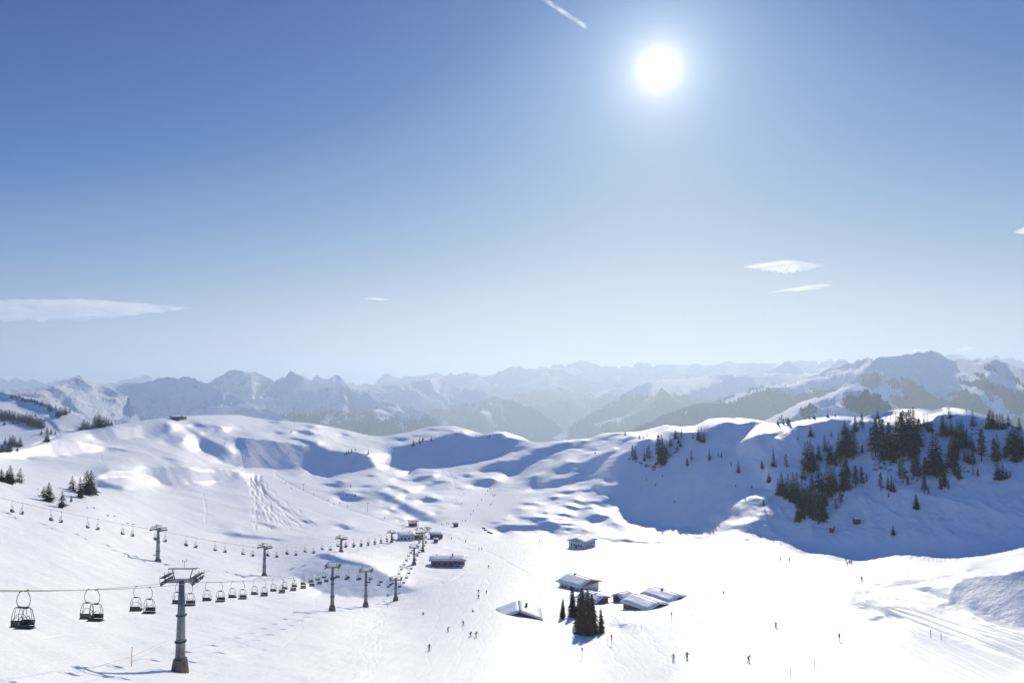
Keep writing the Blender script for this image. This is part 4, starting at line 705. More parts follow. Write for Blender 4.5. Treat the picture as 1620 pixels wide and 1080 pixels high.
# ------------------------------------------------------------------ lift stations, terrace
def station(name, px, py, rz, sc, lab, roofm, wallm):
    p = hloc(px, py, 0); r = link(name, None, None, p, face(p, rz)); label(r, lab, 'lift station')
    for x in (-3.2, 3.2):
        for y in (-2.2, 2.2): MB().tube([(x * sc, y * sc, -1.5), (x * sc, y * sc, 4.2 * sc)], .22 * sc, 6).obj('column', DARKM, r)
    MB().box((-4 * sc, -2.9 * sc, 4.2 * sc), (4 * sc, 2.9 * sc, 4.75 * sc)).obj('roof', roofm, r)
    MB().box((-3.9 * sc, -2.8 * sc, 4.76 * sc), (3.9 * sc, 2.8 * sc, 5.0 * sc)).obj('snow_cover', CAP, r)
    MB().box((-3.0 * sc, .2 * sc, -1.2), (3.0 * sc, 2.0 * sc, 2.4 * sc)).obj('cabin_wall', wallm, r)
    wdw = MB().box((-2.6 * sc, .1 * sc, 1.1 * sc), (2.6 * sc, .19 * sc, 2.0 * sc)).obj('window', GLASS, r)
    bw = MB(); bw.tube([(2.1 * sc * math.cos(a), -.6 * sc + 2.1 * sc * math.sin(a), 3.3 * sc) for a in np.linspace(0, 2 * math.pi, 25)], .12 * sc, 5, cap=False)
    for a in range(6): bw.tube([(0, -.6 * sc, 3.3 * sc), (2.1 * sc * math.cos(a * 1.047), -.6 * sc + 2.1 * sc * math.sin(a * 1.047), 3.3 * sc)], .07 * sc, 4)
    bw.obj('bullwheel', STEEL, r); MB().tube([(0, -.6 * sc, 3.2 * sc), (0, -.6 * sc, 4.3 * sc)], .3 * sc, 8).obj('gearbox', REDP, r)
    for y in (-2.5, -2.5 + 1.2): MB().tube([(-3.6 * sc, y * sc, 1.0 * sc), (3.6 * sc, y * sc, 1.0 * sc)], .05 * sc, 4).obj('railing', STEEL, r)
    return r
station('valley_station', 663, 852, 12, 1.05, 'dark open steel lift station between the restaurant and the terrace', DARKM, WOODR)
station('upper_station', 654, 833, 14, 1.0, 'dark red drag lift station behind the restaurant roofs', WOODR, REDP)
def parasol(px, py, lab, m):
    p = hloc(px, py, 0); r = link('parasol', None, None, p); label(r, lab, 'parasol', 'parasols on the restaurant terrace')
    MB().tube([(0, 0, -.2), (0, 0, 2.7)], .06, 5).obj('pole', STEEL, r)
    c = [(2.0 * math.cos(a), 2.0 * math.sin(a), 2.2) for a in [i * math.pi / 4 for i in range(8)]]
    MB().add([(0, 0, 2.85), *c, *[(x * .97, y * .97, z - .08) for x, y, z in c]], [(0, 1 + i, 1 + (i + 1) % 8) for i in range(8)] + [(1 + i, 9 + i, 9 + (i + 1) % 8, 1 + (i + 1) % 8) for i in range(8)] + [tuple(range(9, 17))]).obj('canopy', m, r)
CREAM = cmat('pale_canvas', (.62, .60, .56), .8, 0, .08)
for px, py, l_, m in ((675, 840, 'pale square-looking parasol at the right end of the terrace', CREAM), (680, 841.5, 'second pale parasol beside the annex roof', CREAM), (667, 840.5, 'red parasol in the middle of the terrace', REDP), (671, 843.5, 'red parasol nearest the valley on the terrace', REDP)): parasol(px, py, l_, m)

# ------------------------------------------------------------------ chairlifts
def tower(name, base_px, base_py, top_py, D, rz, lab, head_s=1.0, fr=1.0, base_h=1.6, gear=False):
    """top_py: the image row of the crossarm"""
    hx, hy, t = ray(base_px, top_py); g = ground(base_px, base_py)
    d = dist(g); top = Vector((hx * d, hy * d, t * d)); H = top.z - g.z; dx_ = (base_px * 0)
    r = link(name, None, None, (g.x, g.y, g.z), rz); label(r, lab, 'lift tower', 'towers of the chairlifts')
    s = H / 13.0 if head_s is None else head_s
    w = .62 * s
    MB().tube([(0, 0, base_h - .2), (0, 0, H)], [w * 1.0, w * .58], 14).obj('mast', STEEL, r, True)
    MB().tube([(0, 0, -2.0), (0, 0, 0), (0, 0, base_h)], [w * 1.9, w * 1.75, w * 1.35], 12).obj('foundation', CONC, r)
    for k in (.33, .62): MB().tube([(0, 0, H * k - .06), (0, 0, H * k + .06)], w * (1.32 - .42 * k), 14).obj('flange', DARKM, r)
    ld = MB()
    for x in (-.2, .2): ld.tube([(x, -w * 1.25, base_h), (x, -w * .75, H)], .025, 4)
    for k in range(int(H / .45)): z = base_h + .3 + k * .45; ld.tube([(-.2, -w * (1.25 - .5 * z / H), z), (.2, -w * (1.25 - .5 * z / H), z)], .02, 3) if z < H else None
    ld.obj('ladder', DARKM, r)
    a = 2.05 * s; MB().box((-a - .1, -.22 * s, H - .2 * s), (a + .1, .22 * s, H + .22 * s)).obj('crossarm', STEEL, r)
    if SHEAVE.get('m') is None:
        sb = MB().box((-.09, -1.7, -.08), (.09, 1.7, .1)); sb.box((-.35, -1.3, .55), (.35, 1.3, .6)); [sb.tube([(x, y, 0), (x, y, .9)], .03, 4) for x in (-.34, .34) for y in (-1.2, 0, 1.2)]; sb.tube([(-.34, -1.2, .9), (-.34, 1.2, .9)], .03, 4); sb.tube([(.34, -1.2, .9), (.34, 1.2, .9)], .03, 4)
        SHEAVE['m'] = sb.mesh('sheave_beam', DARKM); SHEAVE['w'] = MB().tube([(-.06, 0, 0), (.06, 0, 0)], .24, 12).mesh('sheave_wheel', BLACKP)
    for sx in (-1, 1):
        sh = link('sheave_assembly', SHEAVE['m'], r); sh.location = (sx * (a - .1), 0, H + .1); sh.scale = (s,) * 3
        for y in (-1.45, -.95, -.45, .45, .95, 1.45): link('wheel', SHEAVE['w'], sh, (0, y, -.12 + .06 * (1.45 - abs(y))))
    fr_ = MB(); zt = H + 1.45 * s * fr
    for sx in (-1, 1): fr_.tube([(sx * .95 * s, 0, H + .2 * s), (sx * 1.3 * s, 0, zt)], .075 * s, 5)
    fr_.box((-1.8 * s, -.08, zt), (1.8 * s, .08, zt + .14 * s)); fr_.obj('lifting_frame', STEEL, r)
    if gear:
        MB().tube([(.25, 0, zt), (.25, 0, zt + 1.1)], .03, 4).tube([(0, 0, zt + .95), (.5, 0, zt + .95)], .02, 4).tube([(0, 0, zt + .95), (0, 0, zt + 1.2)], .06, 5).tube([(.5, 0, zt + .95), (.5, 0, zt + 1.25)], .05, 5).obj('wind_gauge', STEEL, r)
        MB().box((w * .9, -.7, 2.3), (w * .9 + .15, -.5, 2.65)).obj('warning_sign', REDP, r)
        MB().tube([(w * 1.3, -.75, base_h * .9), (w * 1.75, -.9, .2), (w * 1.9, -1.0, -.3)], .045, 5).obj('red_hose', REDP, r)
    return r, Vector((g.x, g.y, g.z + H)), a
SHEAVE = {}
def arms(T, a, rz):
    c, s = math.cos(rz), math.sin(rz); return [Vector((T.x + sx * (a - .1) * c, T.y + sx * (a - .1) * s, T.z - .25)) for sx in (-1, 1)]
main = []; RZ1 = math.radians(2)
for nm, bx, by, ty, lab, hs, g in (('lift_tower', 284.5, 1062, 918.5, 'nearest grey chairlift tower on a concrete foot, left foreground', 1.0, True), ('lift_tower', 525.5, 965, 897, 'second tower of the near chairlift, thick concrete foot, between two chair rows', 1.05, False),
        ('lift_tower', 578.5, 961, 903.5, 'third tower of the near chairlift, right beside the tall second one', 1.05, False), ('lift_tower', 626, 951, 917, 'short tower where the row of chairs dips lowest, left of the piste edge', 1.1, False),
        ('lift_tower', 655, 893, 866, 'tower in the climbing rope just left of the long chalet', 1.1, False), ('lift_tower', 669, 872, 850, 'small tower in front of the terrace, last before the valley station', 1.0, False)):
    r, T, a = tower(nm, bx, by, ty, 0, RZ1, lab, hs, gear=g); main.append((T, arms(T, a, RZ1)))
second = []; RZ2 = math.radians(-32)
for bx, by, ty, lab, hs in ((249.5, 887, 838, 'slim leaning-looking tower of the far chairlift, highest on the left slope', 1.25), (418, 910, 866, 'tower of the far chairlift with a shadow to its left, above the near chairs', 1.25), (539.5, 874, 852, 'far chairlift tower with a long diagonal shadow, middle of the valley', 1.2), (619.5, 857, 842.5, 'smallest far chairlift tower, directly left of the restaurant', 1.1)):
    r, T, a = tower('lift_tower', bx, by, ty, 0, RZ2, lab, hs, base_h=.8); second.append((T, arms(T, a, RZ2)))

def rope_pts(A, B, sag, n=24):
    out = []
    for i in range(n + 1):
        u = i / n; p = A.lerp(B, u); p.z -= sag * 4 * u * (1 - u); out.append(p)
    return out
def make_rope(side, towers, sagf, lab, start=None, end=None):
    nodes = ([start] if start is not None else []) + [t[1][side] for t in towers] + ([end] if end is not None else [])
    pts = []
    for A, B in zip(nodes[:-1], nodes[1:]):
        q = rope_pts(A, B, sagf * (A - B).length); pts += q if not pts else q[1:]
    o = MB().tube(pts, .024, 4).obj('haul_rope', DARKM); label(o, lab, 'rope'); return pts
c0 = world(-60, 934, 58.)
L_start = Vector(world(-80, 934.5, 60.)); R_start = Vector(world(-80, 932, 55.))
st = ground(665, 850); endL = Vector((st.x - 2, st.y + 4, st.z + 3.4)); endR = Vector((st.x + 2, st.y + 4, st.z + 3.4))
ropeL = make_rope(0, main, .008, 'left haul rope of the near chairlift, from the left edge over the nearest tower', L_start, endL)
ropeR = make_rope(1, main, .008, 'right haul rope of the near chairlift, just above the other at the left edge', R_start, endR)
u0 = Vector(world(120, 792, 300.)); st2 = ground(641, 851)
T0 = second[0][0]; T1_ = second[1][0]; dirv = (T0 - T1_).normalized(); upL = second[0][1][0] + (second[0][1][0] - second[1][1][0]).normalized() * 75 + Vector((0, 0, 4)); upR = second[0][1][1] + (second[0][1][1] - second[1][1][1]).normalized() * 75 + Vector((0, 0, 4))
rope2L = make_rope(0, second, .012, 'left rope of the far chairlift crossing the valley', upL, Vector((st2.x - 2, st2.y, st2.z + 3.4)))
rope2R = make_rope(1, second, .012, 'right rope of the far chairlift crossing the valley', upR, Vector((st2.x + 2, st2.y, st2.z + 3.4)))

def make_chair():
    r = link('chair', None); MB().tube([(0, -.18, .0), (0, .18, .0)], .06, 6).obj('grip', DARKM, r)
    def arc(sx): return [(0, 0, 0), (sx * .12, 0, -.12), (sx * .3, 0, -.45), (sx * .36, 0, -.85), (sx * .26, 0, -1.2), (sx * .0, 0, -1.38)]
    MB().tube(arc(1), .036, 6).obj('hanger', STEEL, r)
    f = MB(); f.tube([(-.7, .1, -2.95), (-.68, .05, -2.1), (-.52, 0, -1.5), (-.35, 0, -1.38), (.35, 0, -1.38), (.52, 0, -1.5), (.68, .05, -2.1), (.7, .1, -2.95)], .034, 6)
    for x in (-.36, .36): f.tube([(x, 0, -1.42), (x * 1.05, .2, -2.2), (x * 1.1, .25, -2.75)], .026, 5)
    f.obj('frame', STEEL, r)
    MB().box((-.22, -.1, -1.45), (.22, .1, -1.34)).obj('damper', DARKM, r)
    MB().poly([(-.64, -.32, -2.92), (.64, -.32, -2.92), (.66, .22, -2.98), (-.66, .22, -2.98)], (0, 0, .09)).obj('seat', BLACKP, r)
    MB().poly([(-.62, .2, -2.85), (.62, .2, -2.85), (.60, .28, -2.45), (-.60, .28, -2.45)], (0, .05, .01)).obj('backrest', BLACKP, r)
    MB().poly([(-.74, -.40, -3.02), (.74, -.40, -3.02), (.76, .25, -3.1), (-.76, .25, -3.1)], (0, 0, .07)).obj('seat_shell', GREEN, r)
    a = MB()
    for x in (-.62, .62): a.tube([(x, .1, -2.5), (x, -.3, -2.5), (x, -.5, -2.42)], .022, 5)
    a.tube([(-.62, -.1, -2.5), (-.3, -.05, -2.02), (-.12, -.3, -2.1), (.12, -.3, -2.1), (.3, -.05, -2.02), (.62, -.1, -2.5)], .026, 5); a.obj('safety_bar', DARKM, r)
    kids(r); return r
chair0 = make_chair(); first_used = False
def put_chair(p, rz, lab, group, scale=.89):
    global first_used
    c = chair0 if not first_used else copy_tree(chair0)
    first_used = True
    c.location = p; c.rotation_euler.z = rz; c.scale = (scale,) * 3
    label(c, lab, 'chairlift chair', group); return c
def at_x(pts, px):
    """point of the rope whose image column is px"""
    for A, B in zip(pts[:-1], pts[1:]):
        xa, xb = proj(A)[0], proj(B)[0]
        if (xa - px) * (xb - px) <= 0 and xa != xb: return A.lerp(B, (px - xa) / (xb - xa))
def proj(p):
    c, s = math.cos(PITCH), math.sin(PITCH); f_ = p.y * c + p.z * s; u = -p.y * s + p.z * c
    return CX + F * p.x / f_, CY - F * u / f_
ORD = ['first', 'second', 'third', 'fourth', 'fifth', 'sixth', 'seventh', 'eighth', 'ninth', 'tenth', 'eleventh', 'twelfth', 'thirteenth', 'fourteenth', 'fifteenth', 'sixteenth', 'seventeenth', 'eighteenth', 'nineteenth', 'twentieth']
ORD += ['twenty-' + q for q in ORD[:9]] + ['thirtieth'] + ['thirty-' + q for q in ORD[:9]] + ['fortieth'] + ['forty-' + q for q in ORD[:9]] + ['fiftieth'] + ['fifty-' + q for q in ORD[:9]] + ['sixtieth'] + ['sixty-' + q for q in ORD[:9]]
lefts = [33, 139, 216, 281, 328, 368, 403, 433]; rights = [42, 153, 237, 301, 349, 384, 418, 446]
def along(pts, start, spacing, stop):
    out = []; acc = 0; on = False; need = 0
    for A, B in zip(pts[:-1], pts[1:]):
        seg = (B - A).length; d0 = 0
        if not on:
            if min(A.y, B.y) <= start.y <= max(A.y, B.y) and abs(proj(A.lerp(B, .5))[0] - proj(start)[0]) < 60: on = True; need = spacing; d0 = (start - A).length
            else: continue
        while need <= seg - d0 + 1e-6:
            d0 += need; out.append(A.lerp(B, min(1, d0 / seg))); need = spacing
        need -= seg - d0
    return [q for q in out if q.y < stop]
def where(x):
    ts = [(284.5, 'nearest tower'), (525.5, 'second tower'), (578.5, 'third tower'), (626, 'lowest tower'), (655, 'tower by the chalet'), (669, 'last tower')]
    return [t for t in ts if t[0] > x][0][1] if x < 669 else 'valley station'
for side, xs, rp in ((0, lefts, ropeL), (1, rights, ropeR)):
    P_ = [at_x(rp, x) for x in xs]; P_ = [q for q in P_ if q is not None]
    P_ += along(rp, P_[-1], 11.2, 430)
    for i, q in enumerate(P_):
        nm = ['left', 'right'][side]; x = proj(q)[0]
        if i < 15: lab = f'{ORD[i]} empty green chair from the left edge, hanging on the {nm} rope'
        else: lab = f'small empty chair, {ORD[i]} from the left edge on the {nm} rope of the near lift'
        c = put_chair(q, RZ1 + (math.pi if side == 0 else 0) + random.uniform(-.12, .12), lab, 'chairs of the near chairlift')
bodies_on = []
for side, rp in ((0, rope2L), (1, rope2R)):
    A = rp[0].lerp(rp[1], .5 + .3 * side); P_ = along(rp, A, 12.5, 452)
    for i, q in enumerate(P_):
        nm = ['left', 'right'][side]
        lab = f'tiny dark chair on the {nm} rope of the far chairlift, {ORD[i]} from upper left'
        c = put_chair(q, RZ2 + (math.pi if side == 0 else 0), lab, 'chairs of the far chairlift', 1.25)
        if side == 0 and i in (1, 2, 5, 6, 9, 10): bodies_on.append((q, RZ2 + math.pi))
def drag_tower(px, py, h, lab):
    g = ground(px, py); H = upx(g, h); r = link('drag_lift_pole', None, None, g, face(g, 25)); label(r, lab, 'lift pole')
    MB().tube([(0, 0, -1), (0, 0, H)], [.22, .13], 8).obj('mast', STEEL, r); MB().box((-1.3, -.08, H - .1), (1.3, .08, H + .1)).obj('crossarm', DARKM, r)
    for sx in (-1, 1): MB().tube([(sx * 1.2, -.5, H + .05), (sx * 1.2, .5, H + .05)], .14, 6).obj('wheel_train', DARKM, r)
for px, py, h, l_ in ((480, 774.5, 9, 'thin drag lift pole high above the tracked slope'), (581.5, 810, 13, 'T shaped drag lift pole between the two shaded hollows and the restaurant'), (356, 703, 8, 'drag lift pole on the shaded side of the left knoll'), (637.5, 838, 7, 'short pole at the upper left of the restaurant'), (388, 729, 7, 'tiny drag lift pole near the foot of the knoll'), (1500.6, 660, 10, 'lone pole on the bright rim above the wooded hillside')): drag_tower(px, py, h, l_)

# ------------------------------------------------------------------ people
def skin_body(name, J, E, root=0):
    me = bpy.data.meshes.new(name); me.from_pydata([j[0] for j in J], E, [])
    o = bpy.data.objects.new(name, me); COL.objects.link(o)
    o.modifiers.new('s', 'SKIN'); o.modifiers.new('u', 'SUBSURF').levels = 1
    for v, j in zip(me.skin_vertices[0].data, J): v.radius = (j[1], j[1] if len(j) < 3 else j[2])
    me.skin_vertices[0].data[root].use_root = True
    dg = bpy.context.evaluated_depsgraph_get(); m2 = bpy.data.meshes.new_from_object(o.evaluated_get(dg)); bpy.data.objects.remove(o); bpy.data.meshes.remove(me)
    m2.name = name; return m2
def pose(kind):
    """joint list for a standing, skating, crouching or sitting skier, facing -Y, feet at z = 0"""
    P = {'stand': dict(hip=(0, 0, .92), ch=(0, -.02, 1.32), nk=(0, -.02, 1.5), hd=(0, -.04, 1.66), kL=(-.13, -.06, .5), aL=(-.16, 0, .1), kR=(.13, -.06, .5), aR=(.16, 0, .1), eL=(-.34, -.02, 1.16), wL=(-.36, -.24, .98), eR=(.34, -.02, 1.16), wR=(.36, -.24, .98)),
         'glide': dict(hip=(0, .1, .80), ch=(0, -.1, 1.16), nk=(0, -.18, 1.32), hd=(0, -.26, 1.46), kL=(-.16, -.2, .48), aL=(-.18, 0, .1), kR=(.16, -.14, .46), aR=(.2, .05, .1), eL=(-.38, -.2, 1.02), wL=(-.42, -.48, .98), eR=(.38, -.18, 1.02), wR=(.44, -.44, .96)),
         'stride': dict(hip=(0, 0, .9), ch=(0, -.06, 1.3), nk=(0, -.1, 1.47), hd=(0, -.13, 1.62), kL=(-.12, -.24, .52), aL=(-.14, -.34, .12), kR=(.14, .12, .48), aR=(.18, .4, .12), eL=(-.34, .1, 1.14), wL=(-.4, .02, .9), eR=(.34, -.2, 1.16), wR=(.4, -.5, 1.1)),
         'sit': dict(hip=(0, .1, .12), ch=(0, .1, .5), nk=(0, .06, .66), hd=(0, .02, .82), kL=(-.16, -.36, .18), aL=(-.18, -.44, -.28), kR=(.16, -.36, .18), aR=(.18, -.44, -.28), eL=(-.34, -.06, .36), wL=(-.24, -.34, .24), eR=(.34, -.06, .36), wR=(.24, -.34, .24))}[kind]
    g = {k: Vector(v) for k, v in P.items()}
    J = [(g['hip'], .15, .12), (g['hip'].lerp(g['ch'], .5), .15, .12), (g['ch'], .18, .13), (g['nk'], .07), (g['hd'], .105), (g['hd'] + Vector((0, 0, .08)), .09),
         (g['hip'] + Vector((-.1, 0, -.05)), .11), (g['kL'], .08), (g['aL'], .065), (g['aL'] + Vector((0, -.15, -.03)), .06), (g['hip'] + Vector((.1, 0, -.05)), .11), (g['kR'], .08), (g['aR'], .065), (g['aR'] + Vector((0, -.15, -.03)), .06),
         (g['ch'] + Vector((-.2, 0, .08)), .085), (g['eL'], .06), (g['wL'], .055), (g['ch'] + Vector((.2, 0, .08)), .085), (g['eR'], .06), (g['wR'], .055)]
    E = [(0, 1), (1, 2), (2, 3), (3, 4), (4, 5), (0, 6), (6, 7), (7, 8), (8, 9), (0, 10), (10, 11), (11, 12), (12, 13), (2, 14), (14, 15), (15, 16), (2, 17), (17, 18), (18, 19)]
    return J, E, g
BODY = {}
def body_mesh(kind, jac, trou):
    key = (kind, jac, trou)
    if key in BODY: return BODY[key]
    if kind not in BODY: BODY[kind] = skin_body('body', *pose(kind)[:2])
    m = BODY[kind].copy(); m.materials.clear()
    for q in (CLOTH[jac], CLOTH[trou], CLOTH['dark'], CLOTH['skin']): m.materials.append(q)
    zs = pose(kind)[2]; hip = zs['hip'].z; hd = zs['hd']
    for p in m.polygons:
        c = p.center; p.use_smooth = True
        p.material_index = 2 if (c - hd).length < .2 and c.y > hd.y - .07 else 3 if (c - hd).length < .17 else 1 if (c.z < hip + .02 and abs(c.x) < .3) else 0
        if kind == 'sit' and c.y < -.1 and abs(c.x) < .26 and c.z < .3: p.material_index = 1
    BODY[key] = m; return m
CLOTH = {'dark': cmat('dark_cloth', (.03, .032, .042), .8), 'black': cmat('black_cloth', (.016, .016, .02), .8), 'red': cmat('red_cloth', (.42, .04, .05), .75), 'maroon': cmat('maroon_cloth', (.16, .02, .05), .75), 'white': cmat('pale_cloth', (.5, .5, .48), .75), 'grey': cmat('grey_cloth', (.16, .17, .18), .75), 'blue': cmat('navy_cloth', (.03, .06, .16), .75), 'green': cmat('green_cloth', (.04, .12, .07), .75), 'skin': cmat('skin_tone', (.45, .27, .2), .6)}
SKI = MB().poly([(-.04, -.85, .02), (.04, -.85, .02), (.045, .75, .0), (-.045, .75, .0)], (0, 0, .03)).mesh('ski', BLACKP); BOARD = MB().poly([(-.75, -.12, 0), (.75, -.12, 0), (.85, 0, .03), (.75, .12, 0), (-.75, .12, 0), (-.85, 0, .03)], (0, 0, .03)).mesh('snowboard', REDP)
def person(px, py, kind, jac, trou, yaw, lab, group=None, gear='ski', loc=None, rz=None, sc=1.0):
    g = ground(px, py) if loc is None else loc
    r = link('person', body_mesh(kind, jac, trou), None, g, (face(g) if rz is None else rz) + math.radians(yaw)); label(r, lab, 'person', group); r.scale = (sc,) * 3
    Z_ = pose(kind)[2]
    if gear == 'ski':
        for k in 'LR':
            a = Z_['a' + k]; s_ = link('ski', SKI, r, (a.x, a.y - .05, a.z - .1)); 
            w_ = Z_['w' + k]; MB_ = POLE.setdefault(kind + k, MB().tube([w_, Vector((w_.x * 1.15, w_.y + .25, .0 if kind != 'sit' else w_.z - .7))], .014, 4).mesh('ski_pole', DARKM)); link('ski_pole', MB_, r)
    elif gear == 'board': link('snowboard', BOARD, r, (0, 0, .02), math.radians(20))
    r.location.z += -.05
    return r
POLE = {}
PEOPLE = [(679, 1029, 'stand', 'grey', 'black', 10, 'largest skier, in dark clothes, standing alone at the bottom left of the piste', 'ski'), (708.5, 999, 'glide', 'black', 'dark', 60, 'crouching snowboarder in black above the lone dark skier', 'board'),
    (733, 989, 'glide', 'maroon', 'grey', -40, 'skier in a maroon jacket above the walking pair', 'ski'), (744.5, 1007, 'glide', 'dark', 'white', 30, 'smaller skier of the pair, with pale trousers, on the left', 'ski'), (753, 1008, 'stride', 'black', 'black', 50, 'tall striding skier in black, right of the smaller one', 'ski'),
    (757, 938, 'stand', 'dark', 'dark', 0, 'upper of two skiers in line left of the buried hut', 'ski'), (769.5, 938.5, 'glide', 'dark', 'grey', 40, 'leaning skier right of the two in line, above the buried hut', 'ski'), (757, 947, 'stand', 'black', 'grey', 10, 'lower skier of the two in line left of the buried hut', 'ski'),
    (748, 967, 'sit', 'grey', 'dark', 60, 'person sitting in the snow left of the buried hut', None), (669.5, 971.5, 'sit', 'dark', 'dark', 0, 'tiny person sitting alone on the open snow right of the lowest tower', None), (773, 898, 'stand', 'black', 'dark', 0, 'skier in black standing alone to the right of the long chalet', 'ski'),
    (757.5, 870, 'stand', 'dark', 'dark', 0, 'left one of the pair on the track above the long chalet', 'ski'), (762, 869.5, 'stride', 'dark', 'grey', 30, 'right one of the pair on the track above the long chalet', 'ski'), (714, 853, 'stand', 'dark', 'black', 0, 'skier on the track just right of the storage hut', 'ski'), (736.5, 858, 'stand', 'grey', 'black', 0, 'skier on the track between the storage hut and the pair', 'ski'),
    (853.5, 856, 'glide', 'black', 'black', 60, 'bent skier in black left of the white farmhouse', 'ski'), (1065.5, 1046, 'stand', 'white', 'dark', -20, 'skier with pale jacket and dark trousers left of the maroon one', 'ski'), (1087, 1043, 'stride', 'maroon', 'dark', 20, 'skier in a maroon jacket with arms out, bottom right of centre', 'ski'),
    (1184.5, 1047, 'glide', 'white', 'grey', 30, 'pale dressed skier at the bottom edge with a small shadow', 'ski'), (1227.5, 993, 'stand', 'white', 'black', 20, 'skier with white jacket and black trousers on the wide piste at right', 'ski'), (1338.5, 887, 'stand', 'red', 'dark', 0, 'upper left one of the red group at the piste rim', 'ski'),
    (1340.5, 895, 'stride', 'red', 'red', 20, 'lowest one of the red group at the piste rim', 'ski'), (1344, 892, 'stand', 'red', 'dark', 0, 'middle one of the red group at the piste rim', 'ski'), (1347, 892.5, 'stand', 'red', 'red', 0, 'right one of the red group at the piste rim', 'ski'), (1363.5, 920, 'stand', 'dark', 'dark', 0, 'small dark skier below the red group', 'ski'),
    (1234.5, 887, 'glide', 'grey', 'dark', 30, 'faint grey skier under the piste rim left of the red group', 'ski'), (1249, 889, 'stand', 'dark', 'grey', 0, 'tiny skier between the grey one and the red group', 'ski'), (608.5, 821, 'stand', 'green', 'dark', 0, 'skier alone on the groomed run above the restaurant', 'ski'),
    (699, 831, 'stand', 'dark', 'dark', 0, 'first skier left of the dark square cabin, farthest from it', 'ski'), (707, 829.5, 'stand', 'red', 'dark', 0, 'red dressed skier left of the dark square cabin', 'ski'), (710, 830, 'stand', 'dark', 'grey', 0, 'dark skier beside the red one left of the square cabin', 'ski'), (715.5, 829, 'stand', 'black', 'black', 0, 'skier in black right beside the square cabin', 'ski'),
    (732, 825, 'stand', 'dark', 'dark', 0, 'skier at the foot of the drag lift track', 'ski'), (736, 824.5, 'stand', 'grey', 'dark', 0, 'second skier at the foot of the drag lift track', 'ski'), (1094, 690, 'stand', 'dark', 'dark', 0, '', 'ski')][:-1]
for px, py, k, j, tr, yw, lb, gr in PEOPLE: person(px, py, k, j, tr, yw, lb, None, gr)
for i, (px, py) in enumerate([(745, 815), (749, 809.5), (756, 800), (762, 791), (768, 782.5), (771.5, 777.5), (774.5, 774)]): person(px, py, 'stand', ['dark', 'black', 'blue', 'grey'][i % 4], 'dark', 180, f'{ORD[i]} skier from below riding up the drag lift track in mid valley', 'skiers on the drag lift track', 'ski')
for i, (px, py) in enumerate([(779, 783), (781, 785), (782.5, 784), (778.5, 797), (775.5, 798.5), (731, 797), (734, 782), (777, 774), (784, 783.5)]): person(px, py, ['glide', 'stand'][i % 2], ['dark', 'blue', 'black'][i % 3], 'dark', 30 * i, 'tiny skier in ' + ['dark', 'blue', 'black'][i % 3] + f' on the far groomed slope, {ORD[i]} of the loose groups', 'tiny skiers on the far groomed slope', 'ski')
for i, (px, py) in enumerate([(461, 773), (452, 765), (496, 784), (519, 792), (528.5, 798), (537.5, 797), (549.5, 802)]): person(px, py, 'stand', ['dark', 'green', 'black'][i % 3], 'dark', 180, f'{ORD[i]} skier from the top along the drag lift left of the shaded hollows', 'skiers on the left drag lift', 'ski')
rr = random.Random(4)
for i, px in enumerate(sorted(rr.uniform(654, 681) for _ in range(34))):
    jc = rr.choice(['red', 'dark', 'maroon', 'blue', 'white', 'black', 'grey']); py = rr.uniform(836.5, 844.5)
    person(px, py, rr.choice(['stand', 'stand', 'stride']), jc, rr.choice(['dark', 'black', 'grey']), rr.uniform(0, 360), f'guest in {jc} jacket, {ORD[i]} from the left in the restaurant terrace crowd', 'crowd on the restaurant terrace', None)
for i, (q, rz) in enumerate(bodies_on):
    c, s_ = math.cos(rz), math.sin(rz); person(0, 0, 'sit', 'black', 'dark', 0, f'{ORD[i]} seated rider from the upper left on a chair of the far chairlift', 'riders on the far chairlift', 'ski', Vector((q.x, q.y, q.z - 3.58)), rz, 1.2)

